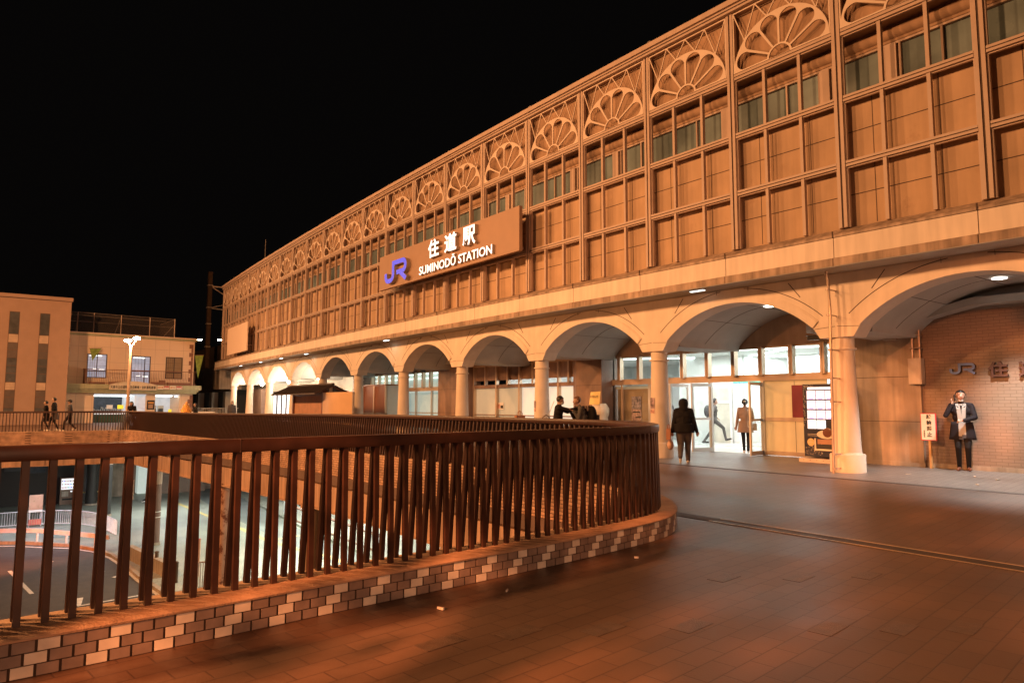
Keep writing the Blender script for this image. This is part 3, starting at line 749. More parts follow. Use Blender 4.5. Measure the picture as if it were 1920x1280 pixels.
# entrance: opaque panels with steel rails beside the doors
mb = MB(b=True); mb.box(BW + .0, BW + .04, 9.66, 11.5, .14, 2.12, 'frosty')
mb.box(BW - .004, BW, 10.58, 10.59, .14, 2.1, 'joint'); mb.build('entrance_panel', ST)
bars('panel_rail', [(BW - .03, BW + .02, 9.66, 11.5, .98, 1.08), (BW - .03, BW + .02, 9.66, 11.5, .02, .14)])
mb = MB(b=True); mb.box(BW - .02, BW - .005, 10.28, 10.66, 1.09, 1.98, 'maroon'); mb.build('maroon_panel', ST)
bars('door_post', [(BW - .06, BW + .06, 11.50, 11.60, 0, 2.12), (BW - .06, BW + .06, 13.32, 13.40, 0, 2.31), (BW - .04, BW + .06, 15.74, 15.86, 0, 2.12)], 'alum')
mb = MB(b=True); mb.box(BW + .02, BW + .03, 15.86, 17.94, .1, 2.12, 'glass'); mb.build('side_glass', ST)
mb = MB(b=True); mb.box(BW + .16, BW + .19, 15.95, 17.45, .25, 1.98, 'brownboard'); mb.box(BW + .15, BW + .2, 15.9, 17.6, .1, .24, 'alum'); mb.box(BW + .15, BW + .2, 15.88, 17.5, 1.985, 2.08, 'white'); mb.build('brown_board', ST)
bars('side_post', [(BW - .03, BW + .04, 17.05, 17.11, 0, 2.12), (BW - .03, BW + .04, 17.5, 17.56, 0, 3.1)], 'steel')
def door_leaf(y, ang, width=.86, v=BW):
    """glass leaf hinged at (v, y), opened by ang degrees towards the square"""
    cx, cy, _ = bend((v, y, 0)); a = radians(ang)
    d = Vector((-sin(a), cos(a), 0)); n = Vector((d.y, -d.x, 0))
    def P(s, t, z): q = Vector((cx, cy, 0)) + d * s + n * t; return (q.x, q.y, z)
    def bx(mb, s0, s1, z0, z1, m, t=.022):
        vs = [P(s, u, z) for s in (s0, s1) for u in (-t, t) for z in (z0, z1)]
        mb.add(vs, [(0, 1, 3, 2), (4, 6, 7, 5), (0, 4, 5, 1), (2, 3, 7, 6), (0, 2, 6, 4), (1, 5, 7, 3)], m)
    sg = 1 if width > 0 else -1; W = abs(width)
    mb = MB(); S = lambda x: x * sg
    bx(mb, S(0), S(.07), .02, 2.08, 'alum'); bx(mb, S(W - .07), S(W), .02, 2.08, 'alum'); bx(mb, S(.07), S(W - .07), .02, .14, 'alum'); bx(mb, S(.07), S(W - .07), 1.99, 2.08, 'alum'); bx(mb, S(.07), S(W - .07), .98, 1.04, 'alum', .012)
    dr = mb.build('entrance_door', ST)
    g = MB(); bx(g, S(.07), S(W - .07), .14, .978, 'glass', .004); bx(g, S(.07), S(W - .07), 1.042, 1.99, 'glass', .004); g.build('door_glass', dr)
    h = MB()
    for sd in (-1, 1):
        h.tube([P(S(W - .035), sd * .02, .80), P(S(W - .035), sd * .075, .82), P(S(W - .035), sd * .075, 1.28), P(S(W - .035), sd * .02, 1.30)], .012, 'alum', 8)
    h.build('door_handle', dr, smooth=True)
door_leaf(11.60, 98, .80); door_leaf(13.32, 100, -.0 + .86) if False else door_leaf(13.30, 80, .84); door_leaf(14.20, 86, .84); door_leaf(15.74, 0, -.80)
# concourse behind the doors
mb = MB(); mb.box(17.95, 29, 9.0, 24.6, -.02, .006, 'whitefloor'); kind('concourse_floor', mb)
conc = thing('concourse_room', 'bright white station concourse seen through the open glass doors', 'concourse')
mb = MB(); mb.box(18.2, 29, 8.7, 24.6, 3.32, 3.4, 'white'); mb.build('ceiling', conc)
mb = MB(); mb.box(26.0, 26.3, 8.7, 24.6, 0, 3.32, 'white'); mb.box(18.3, 26, 24.3, 24.6, 0, 3.32, 'white'); mb.box(18.9, 26, 8.7, 9.0, 0, 3.32, 'white')
mb.box(22.5, 22.8, 15.6, 18.4, 0, 3.32, 'white'); mb.box(22.8, 26, 15.55, 15.8, 0, 3.32, 'white')
mb.box(20.9, 21.6, 9.0, 11.2, 0, 3.32, 'white'); mb.box(24.2, 24.6, 13.4, 14.6, 0, 3.32, 'white'); mb.build('inner_wall', conc)
mb = MB(); mb.box(22.44, 22.5, 15.95, 16.8, 0, 2.1, 'door'); mb.box(22.40, 22.44, 15.87, 15.95, 0, 2.18, 'white'); mb.box(22.40, 22.44, 16.8, 16.88, 0, 2.18, 'white'); mb.box(22.42, 22.44, 15.95, 16.8, 1.5, 1.6, 'white'); mb.build('office_door', conc)
for i, (x0, y0, x1, y1) in enumerate(((18.6, 9.2, 25.8, 19.0), (19.2, 18.6, 21.8, 9.4), (18.8, 22.8, 25.5, 13.5), (18.5, 13.5, 20.8, 23.8))):
    mb = MB(); mb.bar((x0, y0, 3.30), (x1, y1, 3.30), .09, .03, 'tube'); mb.build('ceiling_strip', conc)
mb = MB(); mb.box(22.0, 22.04, 13.9, 15.5, 2.22, 2.52, 'greensign'); mb.box(22.04, 22.08, 13.9, 15.5, 2.22, 2.52, 'white')
text_mb(mb, 'クイックロビー', (21.997, 15.42, 2.29), (0, -1, 0), (0, 0, 1), 1.42, .16, .003, .01, 'letter')
mb.build('green_sign', conc)
mb = MB(); mb.box(25.9, 25.98, 12.2, 13.2, .9, 2.3, 'vlita'); mb.box(20.82, 20.88, 9.6, 10.6, .8, 2.6, 'vlita'); mb.build('lit_panel', conc)
mb = MB(); mb.box(24.1, 24.18, 13.75, 14.05, 1.2, 1.5, 'frost'); mb.build('wall_notice', conc)
for x, y, p in ((20.5, 11.5, 190), (20.5, 16, 180), (24, 14, 260), (20.3, 21, 150)):
    lamp('concourse_light', (x, y, 3.25), p, (1, 1, .96), kind='AREA', size=2.6, sy=2.6, target=(x, y, 0), parent=conc)
# glass doors section further along with copper coloured door enclosure
mb = MB(b=True); mb.box(BW + .4, BW + .45, 28.8, 38, 0, 3.1, 'frostw'); mb.build('lobby_back_wall', ST)
mb = MB(b=True); mb.box(BW + .02, BW + .04, 29.2, 38.05, .12, 2.04, 'glass'); mb.build('door_glass_row', ST)
bars('lobby_posts', [(BW - .05, BW + .06, y - .04, y + .04, 0, 2.12) for y in (30.34, 32.0, 33.3, 34.9, 36.4, 37.9)] + [(BW - .03, BW + .05, 29.2, 38.05, .02, .14), (BW - .03, BW + .05, 29.2, 38.05, .98, 1.03)], 'alum')
mb = MB(b=True); mb.box(BW + .3, BW + .38, 29.4, 37.8, 3.02, 3.06, 'tubedim'); mb.box(BW + .3, BW + .38, 29.4, 37.8, 2.78, 2.81, 'tubedim'); mb.build('lobby_strip', ST)
mb = MB(b=True)
for a, b in ((33.1, 34.4), (34.55, 35.85)): mb.box(16.55, 16.60, a, b, .12, 2.42, 'copper')
mb.box(16.5, 16.62, 33.02, 33.10, 0, 2.47, 'steel'); mb.box(16.5, 16.62, 34.4, 34.55, 0, 2.47, 'steel'); mb.box(16.5, 16.62, 35.85, 35.93, 0, 2.47, 'steel')
mb.box(16.48, 17.7, 33.0, 35.95, 2.42, 2.49, 'copper'); mb.box(16.52, 16.6, 33.02, 35.93, .90, .98, 'steel'); mb.box(16.6, 17.7, 33.02, 33.08, 0, 2.42, 'alum')
mb.build('copper_doors', ST)
# bright far bays: niche wall, shop window, panels
mb = MB(b=True)
for a, b in zip(range(39, 63, 4), range(43, 67, 4)): mb.box(BW, BW + .3, a + .1, b + .1, 0, 2.75, 'arch')
mb.build('far_wall', ST)
mb = MB(b=True)
for y0, z0, y1, z1, m in ((42.9, 1.3, 41.95, 2.35, 'signw'), (41.85, 1.5, 41.1, 2.3, 'paperpink'), (44.6, 1.4, 43.3, 2.2, 'vlita')): mb.box(BW - .02, BW, min(y0, y1), max(y0, y1), z0, z1, m)
for y in (42.1, 42.35, 42.6):
    for z in (1.5, 1.72): mb.box(BW - .03, BW - .02, y, y + .14, z, z + .12, 'signred' if y > 42.5 else 'ink')
mb.build('wall_posters', ST)
mb = MB(b=True); mb.box(BW - .05, BW - .03, 52.6, 57.8, .12, 2.36, 'vlita'); mb.build('shop_window', ST)
bars('shop_window_frame', [(BW - .14, BW - .05, y - .05, y + .05, 0, 2.40) for y in (52.6, 53.9, 55.2, 56.5, 57.8)] + [(BW - .15, BW - .04, 52.55, 57.85, 2.36, 2.46), (BW - .14, BW - .05, 52.6, 57.8, 0, .12)], 'ink')
mb = MB(b=True); mb.box(16.9, 17.75, 58.3, 61.0, 0, 2.7, 'brownstone'); mb.build('dark_panel', ST)
mb = MB(b=True); mb.box(17.5, 17.78, 48.4, 52.3, 0, 2.7, 'conc'); mb.build('dark_panel', ST)
# wall globe lamps of the far bays
for i, (x, y, z) in enumerate(((15.8, 57.6, 3.0), (15.8, 53.9, 2.95), (15.8, 51.9, 3.12), (15.8, 47.0, 2.98), (15.8, 46.1, 3.12), (15.8, 41.0, 3.05))):
    X, Y, Z = bend((x, y, z))
    g = thing('globe_lamp', ['round bright lamp hanging in the farthest arch', 'round bright lamp in the second farthest arch, the left one of its pair', 'round bright lamp in the second farthest arch, the right one of its pair', 'round bright lamp in the third farthest arch, lower left of its pair', 'round bright lamp in the third farthest arch, upper right of its pair', 'round bright lamp hanging in the arch just left of the tiled roof kiosk'][i], 'lamp', (X, Y, Z), group='bright round lamps in the far arches')
    b = MB(); b.sphere((0, 0, 0), .13, 'globe'); b.build('globe', g, smooth=True)
    b = MB(); b.tube([(0, 0, .13), (0, 0, .8 if z < 3.1 else .65)], .015, 'alum', 6); b.lathe([(.05, .12), (.06, .17), (.02, .19)], 0, 0, 'alum', 12); b.build('stem', g)
    lamp('bulb', (0, 0, -.3), 150, (1, .86, .64), .14, parent=g)
for k, (c_, p) in enumerate(((5.07, 1250), (10.2, 60), (15.3, 60), (20.3, 40), (25.2, 40), (30.1, 30))):
    X, Y, Z = bend((VB + 1.6, c_, 3.96))
    lamp('downlight_beam', (X, Y, Z - .02), p, (1, .96, .88), .10, 'SPOT', (X - (.45 if k == 0 else 0), Y - (.2 if k == 0 else 0), 0), 100 if k == 0 else 125, parent=None)
for i, y in enumerate((10.9, 28.0, 38.4, 43.1, 47.8, 53.4)):
    X, Y, Z = bend((VA + .0, y, 4.27))
    b = MB(b=True); b.box(VA - .03, VA + .07, y - .20, y + .20, 4.268, 4.285, 'tube' if i > 0 else 'tubedim'); b.build('soffit_glint', ST)  # glowing strips stand in for downlight reflections on the soffit
    if i > 0: lamp('soffit_glint_spot', (X, Y, Z - .04), 5, (1, .93, .8), .1, 'SPOT', (X, Y, 0), 160)  # added spots below the glints, no fittings there
# blank cream board and station name board
t = thing('blank_board', 'blank cream board mounted on the far left end of the lattice front', 'board')
b = MB(b=True); b.box(13.46, 13.54, 49.35, 55.5, 5.15, 7.18, 'blank'); b.build('panel', t)
b = MB(b=True)
for y in (50.2, 52.4, 54.6):
    for z in (5.6, 6.8): b.box(13.54, VA + .02, y - .04, y + .04, z - .04, z + .04, 'lattice')
b.build('bracket', t)
SG = thing('station_name_board', 'tan board with blue railway emblem and lit white station name on the lattice front', 'sign')
SV = 13.42
b = MB(b=True); ysg = [17.35, 19.8, 22.3, 24.8, 27.5]
for a, c_ in zip(ysg[:-1], ysg[1:]): b.box(SV, SV + .13, a, c_, 6.38, 7.86, 'signboard')
b.build('board', SG)
b = MB(b=True)
for y in (18, 20.3, 22.9, 25.6, 27.2):
    for z in (6.65, 7.55): b.box(SV + .13, VA + .03, y - .05, y + .05, z - .04, z + .04, 'lattice')
b.build('bracket', SG)
def bent_text(name, body, y0, y1, z0, z1, ext, m, edge, parent, V, bold=.02, logo=False):
    b = MB(b=True)
    org = (V - ext, y0, z0)
    if logo: railway_logo(b, org, (0, -1, 0), (0, 0, 1), y0 - y1, z1 - z0, ext, m, edge)
    else: text_mb(b, body, org, (0, -1, 0), (0, 0, 1), y0 - y1, z1 - z0, ext, bold, m, edge)
    return b.build(name, parent)
bent_text('railway_emblem', '', 26.6, 24.6, 6.52, 7.42, .09, 'jrblue', 'lettere', SG, SV - .003, logo=True)
for ch, y0, y1 in (('住', 22.95, 22.15), ('道', 21.75, 20.90), ('駅', 20.50, 19.68)):
    bent_text('name_character', ch, y0, y1, 7.03, 7.73, .07, 'letter', 'lettere', SG, SV - .003, .028)
bent_text('name_lettering', 'SUMINODŌ STATION', 23.72, 18.72, 6.50, 6.93, .05, 'letter', 'lettere', SG, SV - .003, .018)
# raised emblem and letters on the brick wall
WS = thing('wall_name_letters', 'blue grey emblem and dark brown station characters fixed to the brick wall', 'sign')
def flat_text(name, body, V, y0, y1, z0, z1, ext, m, edge, parent, bold=.02, logo=False):
    return bent_text(name, body, y0, y1, z0, z1, ext, m, edge, parent, V, bold, logo)
flat_text('emblem', '', 17.37, 6.52, 6.00, 2.13, 2.37, .03, 'jrwall', 'joint', WS, logo=True)
for ch, y0, y1 in (('住', 5.77, 5.40), ('道', 5.21, 4.83), ('駅', 4.62, 4.25)): flat_text('wall_character', ch, 17.37, y0, y1, 2.04, 2.38, .03, 'darkred', 'darkred', WS, .03)

# ------------------------------------------------------------------ objects along the station front
DP = thing('drain_pipe', 'galvanised drain pipe running down beside the nearest arcade column', 'pipe')
b = MB(b=True)
b.tube([(VA + .12, 7.62, 4.30), (VA + .12, 7.62, 4.22), (VA + .14, 7.60, 4.12), (VA + .14, 7.58, 3.4), (VA + .14, 7.60, 2.55)], .032, 'steel', 10)
b.tube([(VA + .14, 7.60, 2.55), (VA + .14, 7.62, 1.0), (VA + .14, 7.64, .0)], .028, 'pipe', 10)
b.build('pipe_run', DP, smooth=True)
b = MB(b=True)
for z in (3.9, 3.35, 2.60, 2.0, 1.5, .40, .1): b.tube([(VA + .14, 7.61, z - .02), (VA + .14, 7.61, z + .02)], .046, 'pipe', 10); b.box(VA + .15, VA + .5, 7.6, 7.63, z - .01, z + .01, 'pipe')
b.build('clamp', DP)
CB = thing('cable_box', 'grey metal cable box with two conduits on the corner of the brick wall', 'box')
b = MB(b=True); b.box(17.08, 17.27, 7.02, 7.30, 1.92, 2.52, 'boxgrey'); b.box(17.07, 17.08, 7.04, 7.28, 1.94, 2.50, 'boxgrey'); b.build('box', CB)
b = MB(b=True)
for y, vv in ((7.22, 17.16), (7.08, 17.2)): b.tube([(vv, y, 2.52), (vv, y, 3.2), (vv, y, 3.55)], .026, 'pipe', 8); 
for z in (2.75, 3.05): b.box(17.1, 17.27, 7.03, 7.27, z, z + .02, 'pipe')
b.build('conduit', CB)
def seccam(V, Y, z, label, ry=0):
    x, y, z = bend((V, Y, z)); t = thing('security_camera', label, 'camera', (x, y, z), ry, 'security cameras on the arcade')
    b = MB(); b.box(-.22, .06, -.055, .055, -.05, .05, 'cam'); b.box(-.26, -.02, -.065, .065, .05, .065, 'cam'); b.build('housing', t)
    b = MB(); b.tube([(-.22, 0, 0), (-.235, 0, 0)], .04, 'darkglass', 12); b.build('lens', t)
    b = MB(); b.tube([(0, 0, .04), (.02, 0, .12), (.2, 0, .14)], .018, 'cam', 8); b.build('arm', t)
seccam(15.6, 8.65, 3.02, 'dark security camera beside the drain pipe under the nearest capital', radians(-60))
seccam(16.9, 18.9, 3.35, 'small dark camera on the ceiling block above the broad brown pier', 0)
seccam(16.9, 29.6, 3.05, 'small dark camera above the glass doors right of the copper doors', radians(20))
t = thing('wall_fixture', 'small square wall fixture high on the concrete pier near the cable box', 'fixture')
b = MB(b=True); b.box(17.1, 17.27, 7.55, 7.85, 2.98, 3.14, 'boxgrey'); b.box(17.08, 17.1, 7.60, 7.80, 3.02, 3.10, 'cam'); b.build('fixture_body', t)
# vending machine with food pictures
x, y, _ = bend((16.62, 9.67, 0))
VM = thing('vending_machine', 'dark navy food vending machine with a grid of lit windows behind the nearest column', 'vending machine', (x, y, 0))
b = MB(); b.box(0, .75, -.92, 0, .14, 1.96, 'vdark'); b.build('cabinet', VM)
b = MB(); b.box(-.14, .8, -.98, .08, 0, .10, 'boxgrey')
for k in range(6): b.sphere((-.142, -.9 + k * .17, .06), .011, 'ink', 8, 4)
b.build('plinth', VM)
for r in range(4):
    for c_ in range(3 if r < 3 else 2):
        y0 = -.115 - c_ * .245; z1 = 1.79 - r * .245
        b = MB(); b.box(-.012, 0, y0 - .225, y0, z1 - .215, z1, 'vlit' if r < 3 else 'vlita')
        if r < 3:
            b.sphere((-.014, y0 - .12, z1 - .12), .085, 'vlita', 14, 8, (.06, 1, .62)); b.sphere((-.016, y0 - .12, z1 - .10), .035, 'vgold', 10, 6, (.06, 1, .55))
            b.box(-.016, -.012, y0 - .17, y0 - .04, z1 - .205, z1 - .19, 'jrblue')
        b.build('display_window', VM)
b = MB(); b.box(-.012, 0, -.86, -.14, 1.82, 1.88, 'vlita')
for k in range(3): b.box(-.016, -.012, -.36 - k * .1, -.34 - k * .1, 1.84, 1.865, 'ink')
b.build('header_light', VM)
b = MB(); rr = random.Random(5)
for k in range(150):
    q = rr.random()
    if q < .35: yy, zz = rr.uniform(-.09, -.015), rr.uniform(.9, 1.93)
    elif q < .5: yy, zz = rr.uniform(-.3, -.02), rr.uniform(1.87, 1.94)
    else: yy, zz = rr.uniform(-.48, -.03), rr.uniform(.18, .46)
    b.box(-.004, 0, yy, yy + .011, zz, zz + .011, 'vcream')
for i in range(2): b.box(-.004, 0, -.36, -.10, .70 - i * .04, .708 - i * .04, 'vcream')
tag(b.build('dotted_decor', VM), kind='stuff')
b = MB(); b.tube([(-.006, -.18, .50), (0, -.18, .50)], .095, 'vgold', 24); b.box(-.01, -.006, -.185, -.175, .42, .58, 'vcream'); b.box(-.01, -.006, -.26, -.10, .495, .505, 'vcream'); b.build('gold_emblem', VM)
b = MB(); b.sphere((-.004, -.60, .70), .26, 'vcream', 24, 12, (.03, 1, .42)); b.sphere((-.012, -.62, .75), .12, 'brownshoe', 18, 10, (.08, 1, 1)); b.build('food_picture', VM)
b = MB(); b.box(-.02, 0, -.86, -.28, .30, .34, 'vcream'); b.box(-.02, 0, -.32, -.28, .34, .60, 'vcream'); b.box(-.018, 0, -.86, -.36, .46, .58, 'woodp'); b.box(-.008, 0, -.86, -.32, .34, .45, 'dark'); b.build('delivery_tray', VM)
# sign: no bicycle parking
x, y, _ = 17.18, 6.93, 0
NP = thing('no_parking_sign', 'white sign with red border and vertical black characters on a stake by the brick wall', 'sign', (x, y, 0), radians(-8))
b = MB(); b.box(0, .03, -.175, .175, .63, 1.25, 'signred'); b.box(-.004, 0, -.158, .158, .648, 1.232, 'signw'); b.build('plate', NP)
b = MB()
for k, ch in enumerate('駐輪禁止'): text_mb(b, ch, (-.006, .035, 1.115 - k * .132), (0, -1, 0), (0, 0, 1), .115, .105, .002, .03, 'ink')
for k, ch in enumerate('住道駅長'): text_mb(b, ch, (-.006, .11, .83 - k * .043), (0, -1, 0), (0, 0, 1), .035, .033, .002, .02, 'ink')
b.build('characters', NP)
b = MB(); b.bar((.05, 0, 0), (.035, 0, 1.1), .05, .05, 'wood', (0, 1, 0)); b.build('stake', NP)
# notice pasted on columns
def notice(yc, z0, z1, ang, label, m='posterb', r=.262, wd=.26, vc=None):
    cx, cy, _ = bend((VB + .27, yc, 0)); t = thing('paper_notice', label, 'notice', group='notices pasted on the columns')
    b = MB(); n = 6; a0 = radians(180 + ang)
    for i in range(n):
        a = a0 + (i - n / 2) * wd / r / n; c2 = a0 + (i + 1 - n / 2) * wd / r / n
        b.quad((cx + r * cos(a), cy + r * sin(a), z0), (cx + r * cos(c2), cy + r * sin(c2), z0), (cx + r * cos(c2), cy + r * sin(c2), z1), (cx + r * cos(a), cy + r * sin(a), z1), m)
        b.quad((cx + (r + .003) * cos(a), cy + (r + .003) * sin(a), z0 - .12), (cx + (r + .003) * cos(c2), cy + (r + .003) * sin(c2), z0 - .12), (cx + (r + .003) * cos(c2), cy + (r + .003) * sin(c2), z0 - .02), (cx + (r + .003) * cos(a), cy + (r + .003) * sin(a), z0 - .02), 'paperpink')
    b.build('sheet', t)
notice(12.78, 1.32, 1.62, -22, 'mauve and pale notice pasted on the column left of the walking hooded person')
notice(17.85, 1.32, 1.55, -30, 'small mauve notice pasted on the column behind the young man in black')
# poster on brown board
t = thing('event_poster', 'tall mauve and pink poster hung behind the glass on the brown board', 'poster')
x, y, _ = bend((BW + .14, 16.55, 0))
b = MB(); b.box(x - .01, x, y - .22, y + .22, 1.28, 1.72, 'posterb'); b.box(x - .011, x, y - .22, y + .22, .88, 1.275, 'paperpink'); b.box(x - .014, x - .011, y - .18, y + .18, 1.16, 1.2, 'ink'); b.box(x - .014, x - .011, y - .2, y + .05, .98, 1.02, 'ink'); b.build('poster_sheet', t)
for yy, lab in ((24.35, 'small pale notice on the greenish frosted glass pane'), (21.35, 'small pink and white notice on the frosted pane just left of a column')):
    t = thing('glass_notice', lab, 'notice'); b = MB(b=True); b.box(BW - .005, BW + .01, yy - .22, yy + .22, 1.22, 1.52, 'signw'); b.box(BW - .009, BW - .005, yy - .18, yy + .0, 1.27, 1.4, 'ink'); b.box(BW - .009, BW - .005, yy + .04, yy + .18, 1.27, 1.45, 'paperpink'); b.build('sheet', t)
# white notice stand like a small figure
x, y, _ = bend((16.7, 17.1, 0))
t = thing('notice_stand', 'pale rounded stand covered with paper notices and a yellow handwritten sheet', 'stand', (x, y, 0))
b = MB(); b.lathe([(.26, 0), (.30, .1), (.30, .85), (.27, 1.0), (.32, 1.1), (.33, 1.3), (.26, 1.42), (.22, 1.47)], 0, 0, 'vcream', 22); b.build('body', t, smooth=True)
b = MB(); b.box(-.345, -.335, -.02, .28, 1.06, 1.34, 'signw'); b.box(-.34, -.33, -.0, .24, .82, .98, 'paperpink'); b.build('paper', t)
b = MB(); b.quad((-.24, -.24, 1.44), (-.26, .24, 1.44), (-.2, .22, 1.86), (-.2, -.26, 1.88), 'yellownote')
text_mb(b, 'お知らせ', (-.262, .18, 1.66), (0.03, -1, 0), (.1, 0, 1), .36, .1, .002, .0, 'inkb'); b.build('yellow_sheet', t)
# kiosk with tiled roof and curved steel screen
ks = thing('tiled_roof_notice_board', 'wooden notice board shelter with dark tiled gable roof in front of the arcade', 'notice board')
K0 = 12.9
b = MB(b=True); b.box(K0 + .5, K0 + .62, 33.7, 38.2, -.05, 1.86, 'woodp'); b.build('wood_panel', ks)
b = MB(b=True)
for y in (33.7, 38.25): b.box(K0 + .42, K0 + .70, y - .09, y + .09, -.05, 2.15, 'brownshoe')
b.box(K0 + .45, K0 + .66, 33.6, 38.3, 1.86, 1.98, 'brownshoe'); b.build('timber_frame', ks)
b = MB(b=True)
y0, y1 = 32.6, 39.6; 
for s in (-1, 1):
    b.add([(K0 + .56, y0, 2.42), (K0 + .56, y1 - .0, 2.42), (K0 + .56 + s * .95, y1, 1.98), (K0 + .56 + s * .95, y0, 1.98), (K0 + .56, y0, 2.35), (K0 + .56, y1, 2.35), (K0 + .56 + s * .95, y1, 1.91), (K0 + .56 + s * .95, y0, 1.91)],
          [(0, 1, 2, 3), (4, 5, 6, 7), (3, 2, 6, 7), (0, 3, 7, 4), (1, 2, 6, 5)], 'roof')
    for k in range(28):
        yy = y0 + (y1 - y0) * (k + .5) / 28; b.bar((K0 + .56, yy, 2.43), (K0 + .56 + s * .95, yy, 1.99), .05, .03, 'roof')
b.box(K0 + .5, K0 + .62, y0, y1, 2.40, 2.48, 'roof'); b.build('tiled_roof', ks)
b = MB(b=True); b.box(K0 + .48, K0 + .64, 32.9, 33.0, 1.95, 2.35, 'boxgrey'); b.bar((K0 - .2, 32.75, 2.0), (K0 + .56, 32.75, 2.32), .05, .06, 'brownshoe'); b.bar((K0 + 1.3, 32.75, 2.0), (K0 + .56, 32.75, 2.32), .05, .06, 'brownshoe'); b.build('gable_post', ks)
ss = thing('steel_screen', 'tall curved brushed steel screen reflecting orange light beside the tiled roof shelter', 'screen')
b = MB(b=True); n = 16
for i in range(n):
    a, c_ = i / n, (i + 1) / n; f_ = lambda s: (13.25 - .28 * sin(pi * s), 33.45 - 3.75 * s)
    (v0, q0), (v1, q1) = f_(a), f_(c_)
    b.add([(v0, q0, -.05), (v1, q1, -.05), (v1, q1, 2.0), (v0, q0, 2.0), (v0 + .05, q0, -.05), (v1 + .05, q1, -.05), (v1 + .05, q1, 2.0), (v0 + .05, q0, 2.0)], [(0, 1, 2, 3), (5, 4, 7, 6), (3, 2, 6, 7)], 'screensteel')
b.build('curved_sheet', ss, smooth=True)
b = MB(b=True)
for y in (33.4, 29.75): b.box(13.24, 13.34, y - .04, y + .04, -.05, 2.0, 'alum')
b.build('edge_post', ss)
# litter on the deck
for i, (x, y, s) in enumerate(((15.3, 6.6, .05), (15.9, 5.6, .06), (15.6, 5.1, .05), (14.3, 5.0, .045), (3.25, 4.35, .022), (2.6, 4.25, .028), (4.9, 4.55, .02))):
    b = MB(); rr = random.Random(i); b.box(-s, s, -s * .25, s * .25, .004, .02, 'litter', Matrix.Translation((x, y, 0)) @ Matrix.Rotation(rr.random() * 3, 4, 'Z'))
    tag(b.build('litter_scrap'), ['tiny white scrap on the paving right of the near column', 'white scrap on the paving before the phoning man', 'second white scrap to the right of the phoning man', 'small scrap on the gutter line at the right edge', 'thin pale scrap lying along the foot of the tiled kerb', 'pale scrap by the kerb foot, further left', 'little pale scrap at the kerb foot near its bend'][i], 'litter', 'scraps of litter on the paving')

# ------------------------------------------------------------------ lower street level
G = -5.6
mb = MB(); mb.quad((-150, -60, G), (160, -60, G), (160, 260, G), (-150, 260, G), 'plazapave'); kind('lower_plaza', mb)
RD = [(-60, 0), (6.2, 0), (5.9, 22), (5.55, 28), (5.2, 32), (5.1, 35), (4.9, 37.2), (4.45, 39.2), (3.7, 40.8), (2.9, 41.8), (1.8, 43.1), (.5, 44.0), (-3, 45), (-10, 45.6), (-60, 46)]
mb = MB(); mb.poly(RD, G - .05, G + .006, 'asphalt'); kind('asphalt_road', mb)
def sheet_line(mb, pts, wd, z, m):
    for a, b in zip(pts[:-1], pts[1:]):
        mb.bar((a[0], a[1], z), (b[0], b[1], z), wd, .006, m)
mb = MB(); sheet_line(mb, [(x - .28 * (i > 5), y - .28) for i, (x, y) in enumerate(RD[3:-1])], .13, G + .010, 'paintw')
sheet_line(mb, [(1.17, 36.65), (1.74, 31.8)], .14, G + .0105, 'paintw'); sheet_line(mb, [(2.5, 38.1), (2.75, 37.6)], .12, G + .0105, 'paintw')
sheet_line(mb, [(2.92, 28.95), (5.32, 29.22)], .12, G + .0105, 'paintw'); sheet_line(mb, [(2.92, 28.95), (3.1, 30.1)], .22, G + .011, 'paintw')
for p in ((4.1, 34.2), (4.5, 32.8)): sheet_line(mb, [p, (p[0] + .25, p[1] + .1)], .2, G + .0105, 'paintw')
kind('road_markings', mb)
mb = MB(); mb.poly([(12.7, -5), (14.3, -5), (14.35, 35.6), (14.64, 40.4), (15.33, 49.7), (16.4, 62), (13.4, 62), (12.6, 47)], G - .05, G + .004, 'roadgrey'); kind('lower_lane', mb)
mb = MB(); sheet_line(mb, [(13.3, 22), (13.07, 31.4), (12.49, 33.6), (12.01, 37), (11.9, 41.3), (11.54, 47), (11.18, 55.4)], .28, G + .007, 'painty')
sheet_line(mb, [(12.01, 36.8), (14.2, 37.2)], .25, G + .009, 'painty'); kind('tactile_line', mb)
mb = MB(); mb.poly([(14.45, -5), (40, -5), (40, 75), (17.2, 75), (15.45, 49.7), (14.76, 40.4), (14.47, 35.6)], G - .05, G + .14, 'plazapave'); kind('lower_pavement', mb)
kb = MB()
for a, b in zip(RD[2:-2], RD[3:-1]): kb.bar((a[0] + .12, a[1] + .08, G + .07), (b[0] + .12, b[1] + .08, G + .07), .16, .14, 'conc')
kind('road_kerb', kb)
# guardrail
t = thing('guardrail', 'white corrugated guardrail curving along the red lit road below', 'guardrail')
gp = [(-9, 46.2), (-4, 45.4), (0, 44.6), (2.07, 43.6), (3.28, 42.0), (4.27, 40.5), (5.15, 38.9)]
gp2 = [tuple(p) for p in crom(gp, .5)]
for k, (dz, w_) in enumerate(((.66, .09), (.54, .09))):
    b = MB()
    for a, c_ in zip(gp2[:-1], gp2[1:]): b.bar((*a, G + dz), (*c_, G + dz), .05, w_, 'guard')
    b.build('rail_beam', t)
b = MB()
for a, c_ in zip(gp2[:-1], gp2[1:]): b.bar((*a, G + .60), (*c_, G + .60), .02, .05, 'guard')
b.build('rail_web', t)
for p in gp2[::4]:
    b = MB(); b.tube([(p[0], p[1] + .08, G), (p[0], p[1] + .08, G + .66)], .05, 'guard', 8); b.build('post', t)
